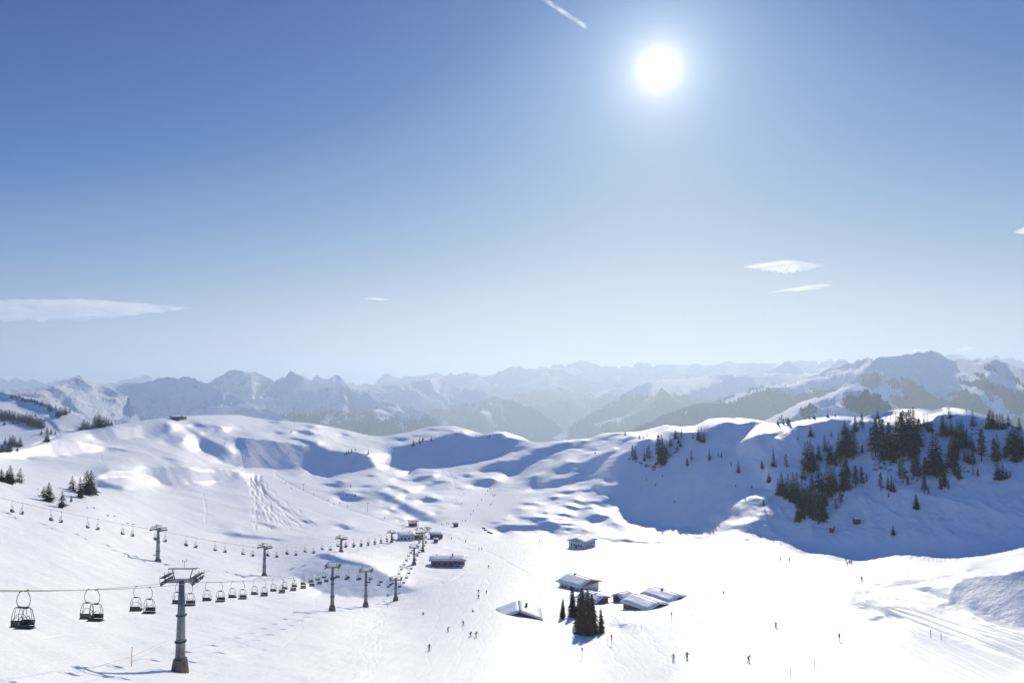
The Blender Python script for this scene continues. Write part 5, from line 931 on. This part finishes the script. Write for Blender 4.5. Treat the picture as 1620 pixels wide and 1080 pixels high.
# ------------------------------------------------------------------ piste poles, fences, snow lances
def marker(name, px, py, h, col, lab, panel=True, lean=0, double=False, cat='piste marker'):
    g = ground(px, py); H = upx(g, h); r = link(name, None, None, g, face(g)); label(r, lab, cat)
    MB().tube([(0, 0, -.5), (lean, 0, H)], .045 if h > 12 else .06, 5).obj('pole', col, r)
    if panel:
        MB().box((-.17, -.14, H - .75), (.17, .14, H)).obj('panel', DARKM if panel is True else panel, r)
        if double: MB().box((-.3, -.16, H - .02), (.3, .16, H + .12)).obj('top_plate', DARKM, r); MB().tube([(0, 0, H - 1.3), (0, 0, H - .95)], .16, 6).obj('clamp', DARKM, r)
for a in (('piste_marker', 921, 1042, 18, ORANGE, 'red piste pole with a round red head below the spruce clump', REDP), ('snow_lance', 967.5, 1020, 15, STEEL, 'thin pole with a dark double head right of the red pole', True, 0, True), ('piste_marker', 1062.5, 981, 13, DARKM, 'dark headed pole on the track edge below the hut cluster', True), ('piste_marker', 1144.5, 941, 6, DARKM, 'short dark post where the track edge fades, upper right of the huts', True),
          ('piste_marker', 1328, 1014, 11, STEEL, 'pole with a dark red panel and a small shadow, right of the white jacket skier', REDP), ('piste_marker', 1472.5, 1007, 11, DARKM, 'thin dark pole standing in the groomed tracks at right', False), ('piste_marker', 1289, 1057, 14, STEEL, 'thin grey pole near the bottom edge at right', False), ('piste_marker', 1251, 1072, 15, ORANGE, 'orange stake at the bottom edge left of the grey pole', False),
          ('piste_marker', 208, 1057, 26, ORANGE, 'tall thin red stake left of the nearest tower', False), ('piste_marker', 1015.5, 995, 10, STEEL, 'thin pale pole between the hut cluster and the dark double headed pole', False), ('piste_marker', 1489, 1011, 8, STEEL, 'short pale pole right of the dark pole in the tracks', False), ('piste_marker', 876, 975, 6, DARKM, 'short dark peg between the buried hut and the spruces', False), ('piste_marker', 853, 948, 8, DARKM, 'leaning dark pole on the roof side of the buried hut', False, .5), ('piste_marker', 1437, 913, 7, ORANGE, 'faint orange stake beside the upper track at right', False), ('piste_marker', 613, 962, 6, DARKM, 'short dark peg right of the third tower', False)): marker(*a)
# rope line between stakes at the near tower
g1, g2, g3 = ground(120, 1078), ground(208, 1057), ground(262, 1022)
o = MB().tube([g1 + Vector((0, 0, .5)), g2 + Vector((0, 0, 1.2)), g3 + Vector((0, 0, .7))], .02, 4).obj('barrier_rope', ORANGE); label(o, 'thin red barrier rope running past the tall red stake', 'rope')
# groomed snow fence below the small hummocks
for i, (px, py) in enumerate([(765, 836), (768, 839), (773, 842), (777, 843.5)]):
    g = ground(px, py); o = MB().box((-1.2, -.05, -.3), (1.2, .05, .9)).obj('snow_fence', WOODD); o.location = g; o.rotation_euler.z = face(g, -30); label(o, f'{ORD[i]} dark snow fence panel from the left below the hummocks', 'fence', 'snow fence panels')
# ------------------------------------------------------------------ trees: a few models of each kind, then one copy per tree in the photograph
def spruce_model(seed, whorls=19, nb=12, spread=.21, dense=1.0, nm=NEEDLE, ragged=.3, hi=False):
    """unit height; crown of drooping, ragged sprays"""
    r = random.Random(seed); V, Fc = [], []
    for w in range(whorls):
        u = w / (whorls - 1); z = .07 + .90 * u ** .93; L = spread * (1 - u) ** (.66 if hi else .82) * (1 + r.uniform(-.12, .12)) + .012
        k = max(4, int(nb * (1 - .45 * u)))
        for i in range(k):
            if r.random() > dense: continue
            a = 2 * math.pi * (i + r.random() * .8) / k + w; l = L * r.uniform(1 - ragged, 1.12); dz = -.10 * l / .2 * .35 * (1.1 - u) + r.uniform(-.008, .008)
            d = Vector((math.cos(a), math.sin(a), 0)); s_ = Vector((-d.y, d.x, 0)); wd = l * r.uniform(.26, .42); b = Vector((0, 0, z)); o = len(V)
            n = 3 if not hi else 5
            for j in range(n + 1):
                q = j / n; c = b + d * l * q + Vector((0, 0, dz * q * q * 2.2 + .012 * math.sin(q * 3))); wj = wd * (1 - q) ** .6 * (.35 + q * 1.3 if q < .5 else 1) * r.uniform(.7, 1.2)
                V += [c + s_ * wj + Vector((0, 0, -wj * .5)), c, c - s_ * wj + Vector((0, 0, -wj * .5))]
            for j in range(n):
                p = o + j * 3; Fc += [(p, p + 1, p + 4, p + 3), (p + 1, p + 2, p + 5, p + 4)]
            for j in range(2 if not hi else 6):       # hanging twigs
                q = r.uniform(.3, 1); c = b + d * l * q + Vector((0, 0, dz * q * q * 2.2)); t_ = s_ * r.uniform(-1, 1) * wd; o = len(V); hh = r.uniform(.012, .035)
                V += [c + t_ * .3, c + t_ * .8 + Vector((0, 0, -hh)), c + t_ * .5 + d * .012 + Vector((0, 0, -hh * .4))]; Fc.append((o, o + 1, o + 2))
    crown = MB(); crown.add(V, Fc); cm = crown.mesh('crown', nm)
    tm = MB().tube([(0, 0, -.06), (0, 0, .3), (0, 0, .985)], [.016, .012, .002], 6).mesh('trunk', BARK)
    return cm, tm
def larch_model(seed, whorls=26, spread=.17, n=10):
    r = random.Random(seed); m = MB()
    for w in range(whorls):
        u = w / (whorls - 1); z = .2 + .76 * u; L = spread * (1 - u) ** .6 * r.uniform(.75, 1.1) + .015
        for i in range(max(4, int(n * (1 - .3 * u)))):
            a = r.uniform(0, 6.28); l = L * r.uniform(.55, 1.05); d = Vector((math.cos(a), math.sin(a), r.uniform(-.15, .35))); b = Vector((0, 0, z)); e = b + d * l
            m.tube([b, b.lerp(e, .6) + Vector((0, 0, -.01)), e], [.006, .0045, .002], 3, cap=False)
            for q in range(6):
                f = b.lerp(e, r.uniform(.3, 1)); g_ = f + Vector((r.uniform(-.04, .04), r.uniform(-.04, .04), r.uniform(-.05, .02))); m.add([f, g_, f + Vector((.009, .009, .014))], [(0, 1, 2)])
    cm = m.mesh('crown', TWIG)
    return cm, MB().tube([(0, 0, -.06), (0, 0, .4), (0, 0, .99)], [.014, .009, .002], 6).mesh('trunk', BARK)
SP = [spruce_model(1), spruce_model(2, 18, 12, .18, .95, ragged=.45), spruce_model(3, 20, 12, .24, .9, ragged=.4), spruce_model(4, 17, 11, .26, .85, NEEDLEB, .5), spruce_model(5, 21, 11, .16, .95, ragged=.4)]
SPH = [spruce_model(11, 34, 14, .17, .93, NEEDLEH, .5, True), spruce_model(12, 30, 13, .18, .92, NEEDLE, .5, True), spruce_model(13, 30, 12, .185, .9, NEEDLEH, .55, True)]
LA = [larch_model(21), larch_model(22, 18, .22, 7), larch_model(23, 22, .14, 6)]
tr = random.Random(5)
def tree(px, py, h, lab, group, kind='s', model=None, wide=1.0, cat='tree'):
    g = ground(px, py); H = upx(g, h) * 1.04
    if kind == 's': cm, tm = model or tr.choice(SP)
    else: cm, tm = model or tr.choice(LA)
    r = link('spruce_tree' if kind == 's' else 'larch_tree', None, None, (g.x, g.y, g.z - .02 * H)); r.scale = (H * wide, H * wide, H); r.rotation_euler.z = tr.uniform(0, 6.28); r.rotation_euler.x = tr.gauss(0, .02); r.rotation_euler.y = tr.gauss(0, .02)
    label(r, lab, cat, group); link('crown', cm, r); link('trunk', tm, r)
def batch(ox, oy, sc, items, lab_s, grp, lab_l='bare brown larch', grp_l='bare larches', wide=1.18):
    # told apart by their order from the left within the stand
    n = {0: 0, 1: 0}; noun = {0: lab_s, 1: lab_l}
    for it in sorted(items):
        x, y, h = it[:3]; L = len(it) > 3; k = n[L]; n[L] += 1
        lab = f'{ORD[k]} from the left: {noun[L]}'
        tree(ox + x / sc, oy + y / sc, h / sc, lab, grp_l if L else grp, 'l' if L else 's', wide=wide * tr.uniform(.85, 1.15))

l = 1
# the spruce clump by the lodge
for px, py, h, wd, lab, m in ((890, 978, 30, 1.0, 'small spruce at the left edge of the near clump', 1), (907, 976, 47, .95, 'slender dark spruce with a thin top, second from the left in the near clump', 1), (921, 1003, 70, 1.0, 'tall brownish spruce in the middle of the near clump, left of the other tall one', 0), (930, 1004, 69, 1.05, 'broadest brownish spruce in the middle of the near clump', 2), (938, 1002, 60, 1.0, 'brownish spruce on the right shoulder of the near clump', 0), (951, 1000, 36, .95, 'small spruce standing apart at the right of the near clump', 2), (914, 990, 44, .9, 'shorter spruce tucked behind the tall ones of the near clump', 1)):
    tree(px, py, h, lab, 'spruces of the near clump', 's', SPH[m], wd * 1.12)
batch(1200, 640, 5.4, [(165, 168, 45), (213, 160, 40), (255, 168, 55), (435, 120, 28), (475, 110, 35), (592, 98, 38), (655, 95, 18)], 'small spruce on the bright rim left of the hillside', 'spruces along the snow rim', wide=1.5)
batch(1200, 640, 5.4, [(445, 280, 85), (333, 320, 28), (622, 277, 48), (830, 245, 120), (738, 260, 110), (130, 540, 150), (240, 565, 125, l), (92, 675, 78), (30, 570, 80, l), (418, 555, 215), (440, 565, 240), (400, 520, 180), (470, 560, 190), (515, 470, 130), (570, 400, 130), (600, 460, 150), (625, 500, 150), (655, 520, 120), (680, 450, 190), (720, 420, 180), (745, 440, 260), (770, 430, 220), (805, 470, 220, l), (700, 530, 150, l), (740, 620, 180), (750, 740, 190), (720, 760, 150), (835, 715, 165, l), (560, 870, 150), (700, 860, 110, l), (665, 910, 90, l), (45, 880, 60, l)],
      'spruce on the upper left of the hillside', 'spruces on the upper wooded hillside', 'bare larch on the upper left hillside', 'larches on the upper wooded hillside')
batch(1200, 640, 5.4, [(385, 655, 100), (205, 800, 185), (165, 800, 130), (235, 790, 140), (255, 830, 200), (290, 840, 220), (330, 860, 240), (370, 870, 200), (460, 750, 150), (515, 720, 175), (545, 760, 130), (590, 780, 240), (620, 770, 210), (650, 760, 190), (400, 930, 170), (430, 960, 180), (335, 1005, 150), (370, 985, 140), (460, 985, 170), (500, 990, 180), (540, 985, 170), (560, 960, 130), (480, 880, 170), (520, 860, 150), (400, 850, 170), (440, 820, 120), (310, 850, 200), (350, 900, 190), (280, 810, 150), (185, 790, 120), (610, 800, 160), (635, 720, 150), (420, 890, 170), (545, 900, 150)],
      'spruce in the dense wedge at the hillside foot', 'spruces in the dense lower wedge')
batch(1340, 640, 5.4, [(262, 128, 72), (74, 245, 118), (130, 255, 140, l), (20, 440, 200), (55, 470, 220, l), (130, 440, 75, l), (245, 460, 280, l), (215, 470, 220, l), (262, 470, 240, l), (320, 470, 230), (290, 430, 260, l), (345, 470, 200), (400, 500, 150), (385, 450, 260), (420, 300, 180), (440, 220, 110), (470, 380, 260, l), (500, 420, 320), (530, 440, 340), (560, 400, 300), (545, 460, 280), (590, 380, 280), (620, 430, 250, l), (610, 200, 110), (655, 190, 100), (690, 220, 130), (720, 230, 110), (820, 270, 145), (745, 600, 300), (735, 620, 200, l), (790, 590, 150, l), (75, 715, 160, l), (130, 705, 150, l), (168, 670, 70, l), (290, 745, 140, l), (350, 740, 110), (380, 760, 120), (400, 765, 90), (600, 660, 200, l), (565, 600, 150, l), (590, 560, 110), (670, 600, 115), (480, 680, 180, l), (450, 640, 130, l), (520, 715, 60, l), (660, 775, 120, l), (698, 785, 50, l), (590, 900, 110), (355, 795, 40), (800, 720, 80), (830, 700, 110, l), (480, 330, 220), (515, 360, 240), (575, 330, 220), (455, 300, 190), (360, 380, 200, l), (300, 360, 200, l), (540, 300, 180), (440, 420, 150, l)],
      'spruce in the tall middle stand of the hillside', 'spruces of the tall middle stand', 'bare larch in the tall middle stand', 'larches of the tall middle stand')
batch(1460, 640, 5.4, [(170, 260, 135), (200, 270, 110), (230, 140, 70), (240, 270, 120), (430, 190, 115), (372, 60, 25), (575, 200, 130), (610, 210, 120), (640, 215, 110), (600, 200, 110), (690, 215, 110), (730, 180, 80), (825, 215, 80), (320, 390, 215), (350, 380, 160), (380, 400, 150), (410, 400, 110), (440, 410, 90), (260, 380, 150), (250, 460, 180), (270, 480, 190), (240, 540, 200), (280, 600, 150), (310, 640, 100), (360, 500, 90), (390, 510, 90), (430, 540, 120, l), (500, 500, 230, l), (640, 460, 180), (620, 520, 190, l), (640, 640, 130), (680, 640, 110), (715, 630, 70), (745, 630, 50, l), (740, 400, 170), (780, 420, 190), (830, 450, 200), (850, 440, 180), (800, 480, 120), (700, 470, 80, l), (150, 710, 90, l), (180, 700, 100), (220, 740, 80, l), (110, 600, 300), (20, 640, 160, l), (20, 760, 100, l), (430, 620, 70, l), (470, 620, 60, l), (565, 195, 120), (660, 205, 100), (300, 300, 140), (335, 340, 170), (285, 430, 150), (760, 350, 140), (810, 380, 150)],
      'dark spruce on the right end of the wooded hillside', 'spruces at the right end of the hillside', 'bare larch on the right end of the wooded hillside', 'larches at the right end of the hillside')
batch(980, 660, 6.75, [(60, 195, 45), (215, 225, 45), (255, 222, 40), (295, 205, 45), (140, 470, 160, l), (165, 460, 150), (265, 465, 120), (320, 470, 165, l), (300, 460, 120, l), (445, 500, 300), (420, 440, 240, l), (490, 480, 180, l), (545, 310, 110), (600, 230, 110), (660, 240, 120, l), (650, 320, 90), (620, 380, 90, l), (845, 250, 140), (880, 265, 160), (905, 265, 130), (840, 220, 80), (770, 470, 110, l), (725, 540, 100, l), (960, 460, 120), (785, 230, 60), (1195, 540, 60, l), (1270, 590, 120), (1525, 575, 95, l), (1595, 705, 95), (1412, 765, 35), (1240, 750, 35, l), (590, 905, 28), (385, 730, 35), (290, 680, 35, l), (460, 635, 30), (1060, 430, 50, l), (1090, 440, 60, l), (460, 420, 200), (505, 400, 120), (630, 280, 80)],
      'dark spruce on the rocky rib left of the blue shaded hollow', 'spruces on the rocky rib', 'bare larch on the rocky rib left of the hollow', 'larches on the rocky rib')
for px, py, h, lb in ((1413.5, 849, 14, 'lone small spruce in the blue hollow beside the sunlit streak'), (1450, 806, 20, 'lone spruce on the open blue slope below the rocks'), (1295, 600 + 230, 6, 'tiny bush left of the dense wedge in the hollow')): tree(px, py, h, lb, None, wide=1.3)
# left: near slope
for (x, y, h), lb in zip([(8, 815, 65), (40, 820, 62), (62, 828, 95), (125, 825, 75)], ['spruce cut by the left edge of the picture on the near slope', 'short spruce left of the broad one at the left edge', 'broad dark spruce near the left edge of the near slope', 'bushy spruce right of the broad one near the left edge']): tree(x / 4.045, 560 + y / 4.045, h / 4.045, lb, None, wide=1.7)
for (x, y, h), lb in zip([(465, 880, 80), (512, 922, 112), (552, 905, 128), (580, 905, 130), (275, 920, 62), (310, 945, 100), (395, 982, 92), (455, 948, 38)], ['small spruce above the gap in the group on the near left slope', 'narrow spruce in the middle of the group on the near left slope', 'tall spruce at the right of the near left slope group, left of its twin', 'tallest broad spruce at the right end of the near left slope group', 'shrubby spruce by the rocks on the near left slope', 'ragged spruce in front of the rocks on the near left slope', 'lowest spruce on the near left slope, right of the rocks', 'little bush between the lowest spruce and the tall pair']): tree(x / 4.045, 560 + y / 4.045, h / 4.045, lb, None, wide=1.5)
B = []
B += [(x, 632 + tr.uniform(-14, 8), tr.uniform(60, 90)) for x in range(3, 165, 11)]; B += [(x, 640 - (215 - x) * .2, 70) for x in range(190, 285, 12)] + [(285 + i * 13, 655 + i * 5.5, tr.uniform(70, 95)) for i in range(14)] + [(295 + i * 15, 680 + i * 4, tr.uniform(60, 80)) for i in range(10)]
B += [(180, 665, 55), (140, 667, 50), (470, 715, 70), (45, 680, 45), (440, 790, 45), (545, 780, 50), (590, 782, 35), (380, 600, 30)]
batch(0, 570, 6.75, B, 'spruce in the slanting row across the left hill', 'spruces of the slanting row on the far left hill', wide=1.5)
batch(0, 570, 6.75, [(500, 770, 75), (500, 862, 85), (520, 865, 62), (485, 860, 50)], 'spruce stacked where the far hill meets the shaded bank', 'spruces by the shaded bank')
batch(0, 570, 6.75, [(55, 892, 60), (105, 893, 70), (135, 908, 92), (160, 912, 80), (178, 917, 50), (210, 917, 82), (120, 900, 60)], 'spruce in the small separate group at the lower far left hill', 'spruces of the small separate group', wide=1.4)
batch(0, 570, 6.75, [(x, 985 - x * .12, tr.uniform(50, 70)) for x in range(2, 130, 13)] + [(185, 966, 35)], 'dark spruce in the hollow right at the left edge', 'spruces in the hollow at the left edge', wide=1.6)
batch(0, 570, 6.75, [(110 + i * 14, 400 + tr.uniform(-15, 10), tr.uniform(20, 34)) for i in range(6)] + [(200 + i * 15, 400 + i * 5 + tr.uniform(-22, 12), tr.uniform(24, 42)) for i in range(24)], 'tiny spruce on the upper band of the left hill', 'tiny spruces on the upper band', wide=1.5)
batch(0, 570, 6.75, [(590, 522, 45), (600, 600, 70), (625, 605, 90), (640, 592, 80), (660, 577, 70), (690, 577, 75), (705, 562, 60), (745, 555, 42), (610, 570, 60), (540, 545, 60), (520, 520, 50)], 'spruce in the clump below the upper band', 'spruces of the clump below the upper band', wide=1.5)
batch(0, 570, 6.75, [(880, 732, 95), (900, 722, 90), (922, 736, 82), (950, 732, 80), (1000, 722, 120), (1020, 722, 130), (1040, 720, 130), (1062, 717, 120), (1085, 713, 110), (1110, 710, 100), (1135, 702, 90), (1160, 702, 75), (1190, 697, 55), (935, 728, 85), (1050, 700, 110)], 'spruce in the dark grove beside the left knoll', 'spruces of the grove beside the left knoll', wide=1.5)
batch(400, 560, 4.045, [(600, 638, 25), (612, 635, 25), (632, 628, 25), (655, 615, 18), (585, 645, 12), (740, 643, 28)], 'small spruce on the upper edge of the long shaded slope', 'small spruces on the long shaded slope', wide=1.5)
batch(400, 560, 4.045, [(1028, 588, 40), (1065, 568, 30), (1085, 560, 25), (1092, 552, 20), (1142, 556, 32), (1300, 515, 14), (1070, 575, 20)], 'small spruce below the middle snow crest', 'small spruces below the middle crest', wide=1.5)
batch(400, 560, 4.045, [(228, 640, 12), (262, 452, 10), (245, 502, 16), (627, 850, 18), (655, 905, 12), (600, 908, 12), (1108, 920, 14), (575 + 1618, 637, 14), (1515, 530, 14), (1500, 538, 12), (1430, 526, 10)], 'tiny dark shrub on open snow in the middle distance', 'tiny shrubs in the middle distance', wide=1.6)
# rocks
def rock_model(seed):
    bm = bmesh.new(); bmesh.ops.create_icosphere(bm, subdivisions=2, radius=1); r = random.Random(seed)
    for v in bm.verts:
        n = pnoise(np.array(v.co.x * 1.7 + seed), np.array(v.co.y * 1.7 + v.co.z * 2.3)); v.co *= 1 + .9 * float(n); v.co.z *= .62
    me = bpy.data.meshes.new('rock'); me.materials.append(ROCK); me.materials.append(CAP)
    for f in bm.faces: f.normal_update(); f.material_index = 1 if f.normal.z > .72 else 0
    bm.to_mesh(me); bm.free(); return me
RK = [rock_model(i) for i in range(5)]
def rocks(n, poly, s0, s1, lab, grp):
    p = np.array(poly); k = 0; made = []
    while k < n:
        x, y = tr.uniform(p[:, 0].min(), p[:, 0].max()), tr.uniform(p[:, 1].min(), p[:, 1].max())
        if not inpoly(np.array([x]), np.array([y]), poly)[0]: continue
        g = ground(x, y); s = upx(g, tr.uniform(s0, s1)) / 2; o = link('rock', tr.choice(RK), None, g + Vector((0, 0, .1 * s))); o.scale = (s * tr.uniform(.8, 1.5), s, s * tr.uniform(.7, 1.2)); o.rotation_euler = (tr.uniform(-.3, .3), tr.uniform(-.3, .3), tr.uniform(0, 6.28)); made.append((x, o)); k += 1
    for k, (x, o) in enumerate(sorted(made, key=lambda q: q[0])): label(o, f'{ORD[k]} from the left: {lab}', 'rock', grp)
V5 = lambda *q: Z(1340, 640, 5.4, q)
V6 = lambda *q: Z(1460, 640, 5.4, q)
V7 = lambda *q: Z(980, 660, 6.75, q)
rocks(16, V5((205, 480), (370, 480), (380, 580), (240, 585)), 1.5, 5, 'dark rock below the larches in mid hillside', 'rocks below the middle larches')
rocks(18, V5((400, 590), (560, 570), (690, 590), (690, 650), (520, 690), (400, 650)), 1.5, 5, 'dark rock in the band under the tall middle stand', 'rocks under the tall middle stand')
rocks(12, V6((290, 510), (400, 520), (430, 560), (340, 600), (300, 570)), 1.5, 4, 'dark rock on the rib at the right of the hillside', 'rocks on the right rib')
rocks(10, V6((700, 430), (860, 430), (810, 500), (720, 480)), 1.5, 5, 'dark rock at the right edge of the hillside', 'rocks at the right edge')
rocks(12, V6((380, 200), (540, 230), (530, 280), (400, 270)), 1.5, 4, 'rock by the sunlit snow patch near the rim', 'rocks by the sunlit patch')
rocks(34, V7((220, 490), (290, 560), (310, 600), (380, 570), (490, 520), (520, 450), (610, 370), (620, 330), (560, 380), (480, 470), (400, 500), (330, 520)), 2, 5.5, 'dark rock in the curved outcrop on the rocky rib', 'rocks of the curved outcrop')
rocks(10, V7((90, 440), (190, 420), (180, 490), (110, 505)), 1.5, 4, 'dark rock under the leftmost larch', 'rocks under the leftmost larch')
rocks(10, Z(1200, 640, 5.4, [(640, 460), (750, 440), (760, 560), (660, 560)]), 1.5, 4, 'rock between the two upper stands of the hillside', 'rocks between the upper stands')
rocks(9, Z(1200, 640, 5.4, [(570, 790), (720, 780), (720, 870), (590, 870)]), 1.5, 4, 'rock right of the dense wedge of spruces', 'rocks right of the wedge')
rocks(8, Z(0, 560, 4.045, [(195, 880), (260, 850), (440, 930), (430, 990), (340, 960)]), 1, 3, 'brown rock strip showing through on the near left slope', 'rocks on the near left slope')
for (px, py), lb in zip([(137.5, 804.5), (147, 803), (170, 816.5), (180, 816), (201, 829), (210, 829.5), (243, 877), (721, 757), (942, 716)], ['dark rock left of its small companion on the near left slope', 'small rock right of a darker one on the near left slope', 'larger rock of the upper pair on the near left slope', 'smaller rock of the upper pair on the near left slope', 'black rock of the lower pair on the near left slope', 'small rock of the lower pair on the near left slope', 'dark boulder beside the foot of the slim left tower', 'dark boulder on the hummocky snow above the drag lift track', 'lone boulder on the hummocky ridge right of the middle']):
    g = ground(px, py); o = link('rock', tr.choice(RK), None, g); s = upx(g, 3.4) / 2; o.scale = (s * 1.2, s, s); label(o, lb, 'rock')

# far forests: real little firs, far too many to count
def forest(name, sheet, n, hpx, seed, thin=1.0):
    rg = np.random.default_rng(seed); Fm = sheet.forest; ny, nx = Fm.shape; idx = np.argwhere(Fm > .5)
    if len(idx) == 0: return
    pick = idx[rg.integers(0, len(idx), n)]; i, j = pick[:, 0], pick[:, 1]
    px = sheet.PX[i, j] + rg.uniform(-.8, .8, n); py = sheet.PY[i, j] + rg.uniform(-.6, .6, n); P = sheet.pts(px, py)
    h = np.hypot(P[:, 0], P[:, 1]) / F * hpx * rg.uniform(.6, 1.25, n); w = h * rg.uniform(.16, .26, n); a = rg.uniform(0, 6.28, n)
    V = np.zeros((n, 5, 3)); 
    for k in range(4): V[:, k] = P + np.stack([np.cos(a + k * 1.5708) * w, np.sin(a + k * 1.5708) * w, h * .02], -1)
    V[:, 4] = P + np.stack([0 * h, 0 * h, h], -1)
    b = (np.arange(n) * 5)[:, None, None]; T = (b + np.array([[0, 1, 4], [1, 2, 4], [2, 3, 4], [3, 0, 4]])[None]).reshape(-1, 3)
    me = bpy.data.meshes.new(name); me.vertices.add(n * 5); me.vertices.foreach_set('co', V.reshape(-1).astype(np.float32)); me.loops.add(len(T) * 3); me.loops.foreach_set('vertex_index', T.reshape(-1).astype(np.int32)); me.polygons.add(len(T))
    me.polygons.foreach_set('loop_start', np.arange(0, len(T) * 3, 3, dtype=np.int32)); me.polygons.foreach_set('loop_total', np.full(len(T), 3, np.int32)); me.update(); me.materials.append(FARFOR)
    o = link(name, me); o['kind'] = 'stuff'
FARFOR = cmat('far_forest', (.030, .045, .035), .85, 0, .3, .02)
forest('distant_forest', big, 26000, 3.2, 3)
forest('distant_forest', spur, 6000, 3.6, 4)
forest('distant_forest', RIDGE, 22000, 2.6, 5)
forest('distant_forest', LFM, 14000, 2.4, 6)
# ------------------------------------------------------------------ clouds: flattened bodies of thin vapour above and beyond the haze
def cloud(name, x0, x1, yc, half, D, lab, dens, seed, taper=(.0, .35), wob=.25, tilt=0, depth=.25, white=1.0):
    bm = bmesh.new(); nx, na = 72, 18; rings = []
    for i in range(nx + 1):
        u = i / nx; px = x0 + (x1 - x0) * u; prof = (1 if taper[0] == 0 else min(1, u / taper[0]) ** .7) * (min(1, (1 - u) / taper[1]) ** .8 if taper[1] else 1)
        ring = []
        for k in range(na):
            a = 2 * math.pi * k / na; n = float(pnoise(np.array(u * 22 + seed), np.array(k * .9))) + .6 * float(pnoise(np.array(u * 60 + seed), np.array(k * 1.7)))
            h = half * prof * (1 + wob * n * (1.6 if math.sin(a) < 0 else .5)) + .05
            py = yc + tilt * (u - .5) - h * math.sin(a); d = D * (1 + depth * .06 * math.cos(a) * max(prof, .05))
            ring.append(bm.verts.new(Vector(world(px, py, d))))
        rings.append(ring)
    for A, B in zip(rings[:-1], rings[1:]):
        for k in range(na): bm.faces.new((A[k], A[(k + 1) % na], B[(k + 1) % na], B[k]))
    bm.faces.new(rings[0][::-1]); bm.faces.new(rings[-1]); bmesh.ops.recalc_face_normals(bm, faces=bm.faces)
    me = bpy.data.meshes.new(name); bm.to_mesh(me); bm.free()
    m = bpy.data.materials.new('cloud_vapour'); m.use_nodes = True; t = m.node_tree; t.nodes.clear(); v = t.nodes.new('ShaderNodeVolumePrincipled'); v.inputs['Color'].default_value = (white, white, white, 1); v.inputs['Anisotropy'].default_value = .3; v.inputs['Anisotropy'].default_value = .6
    nz = noise_node(t, 1 / 600., 5, .68, mapping(t, t.nodes.new('ShaderNodeTexCoord').outputs['Object'], (.45, .3, 1.6), (0, .35, 0)), .6); mr = t.nodes.new('ShaderNodeMapRange'); t.links.new(nz.outputs[0], mr.inputs['Value']); mr.inputs['From Min'].default_value = .40; mr.inputs['From Max'].default_value = .58; mr.inputs['To Min'].default_value = dens * .2; mr.inputs['To Max'].default_value = dens
    t.links.new(mr.outputs[0], v.inputs['Density'])
    o_ = t.nodes.new('ShaderNodeOutputMaterial'); t.links.new(v.outputs[0], o_.inputs['Volume']); me.materials.append(m)
    o = link(name, me); label(o, lab, 'cloud')
cloud('cloud', -120, 304, 490, 17, 32000, 'long flat white cloud tapering to a point, at left above the mountains', 8.5e-03, 3, (0, .42), .35, -6, .12)
cloud('cloud', 1172, 1308, 421, 9.5, 32000, 'thin lens shaped cloud at right, the upper of two', 1.85e-03, 7, (.5, .4), .7, -2, .12)
cloud('cloud', 1206, 1320, 457, 4.2, 32000, 'thin slanting streak of cloud below the lens shaped one', 1.85e-03, 9, (.8, .2), .7, -14, .12)
cloud('cloud', 1603, 1650, 364, 6, 32000, 'small wisp of cloud cut by the right edge of the picture', 2.52e-03, 11, (.4, .1), .6, -6, .15)
cloud('cloud', 1440, 1456, 554, 2.6, 32000, 'tiny white cloud touching the crest left of the highest point of the big mountain', 5.04e-03, 13, (.4, .4), .6, -1, .15)
cloud('cloud', 1511, 1543, 552, 3.2, 32000, 'small curled white cloud right of the summit of the big mountain', 5.04e-03, 15, (.5, .3), .6, -5, .15)
cloud('cloud', 574, 622, 473, 1.4, 32000, 'faint short streak of cloud in the middle of the sky', 2.10e-03, 17, (.4, .4), .6, 3, .1)
cloud('contrail', 848, 930, 18, 4.6, 32000, 'short slanting white contrail left of the sun at the top', 9e-4, 19, (.25, .08), .3, 54, .05)
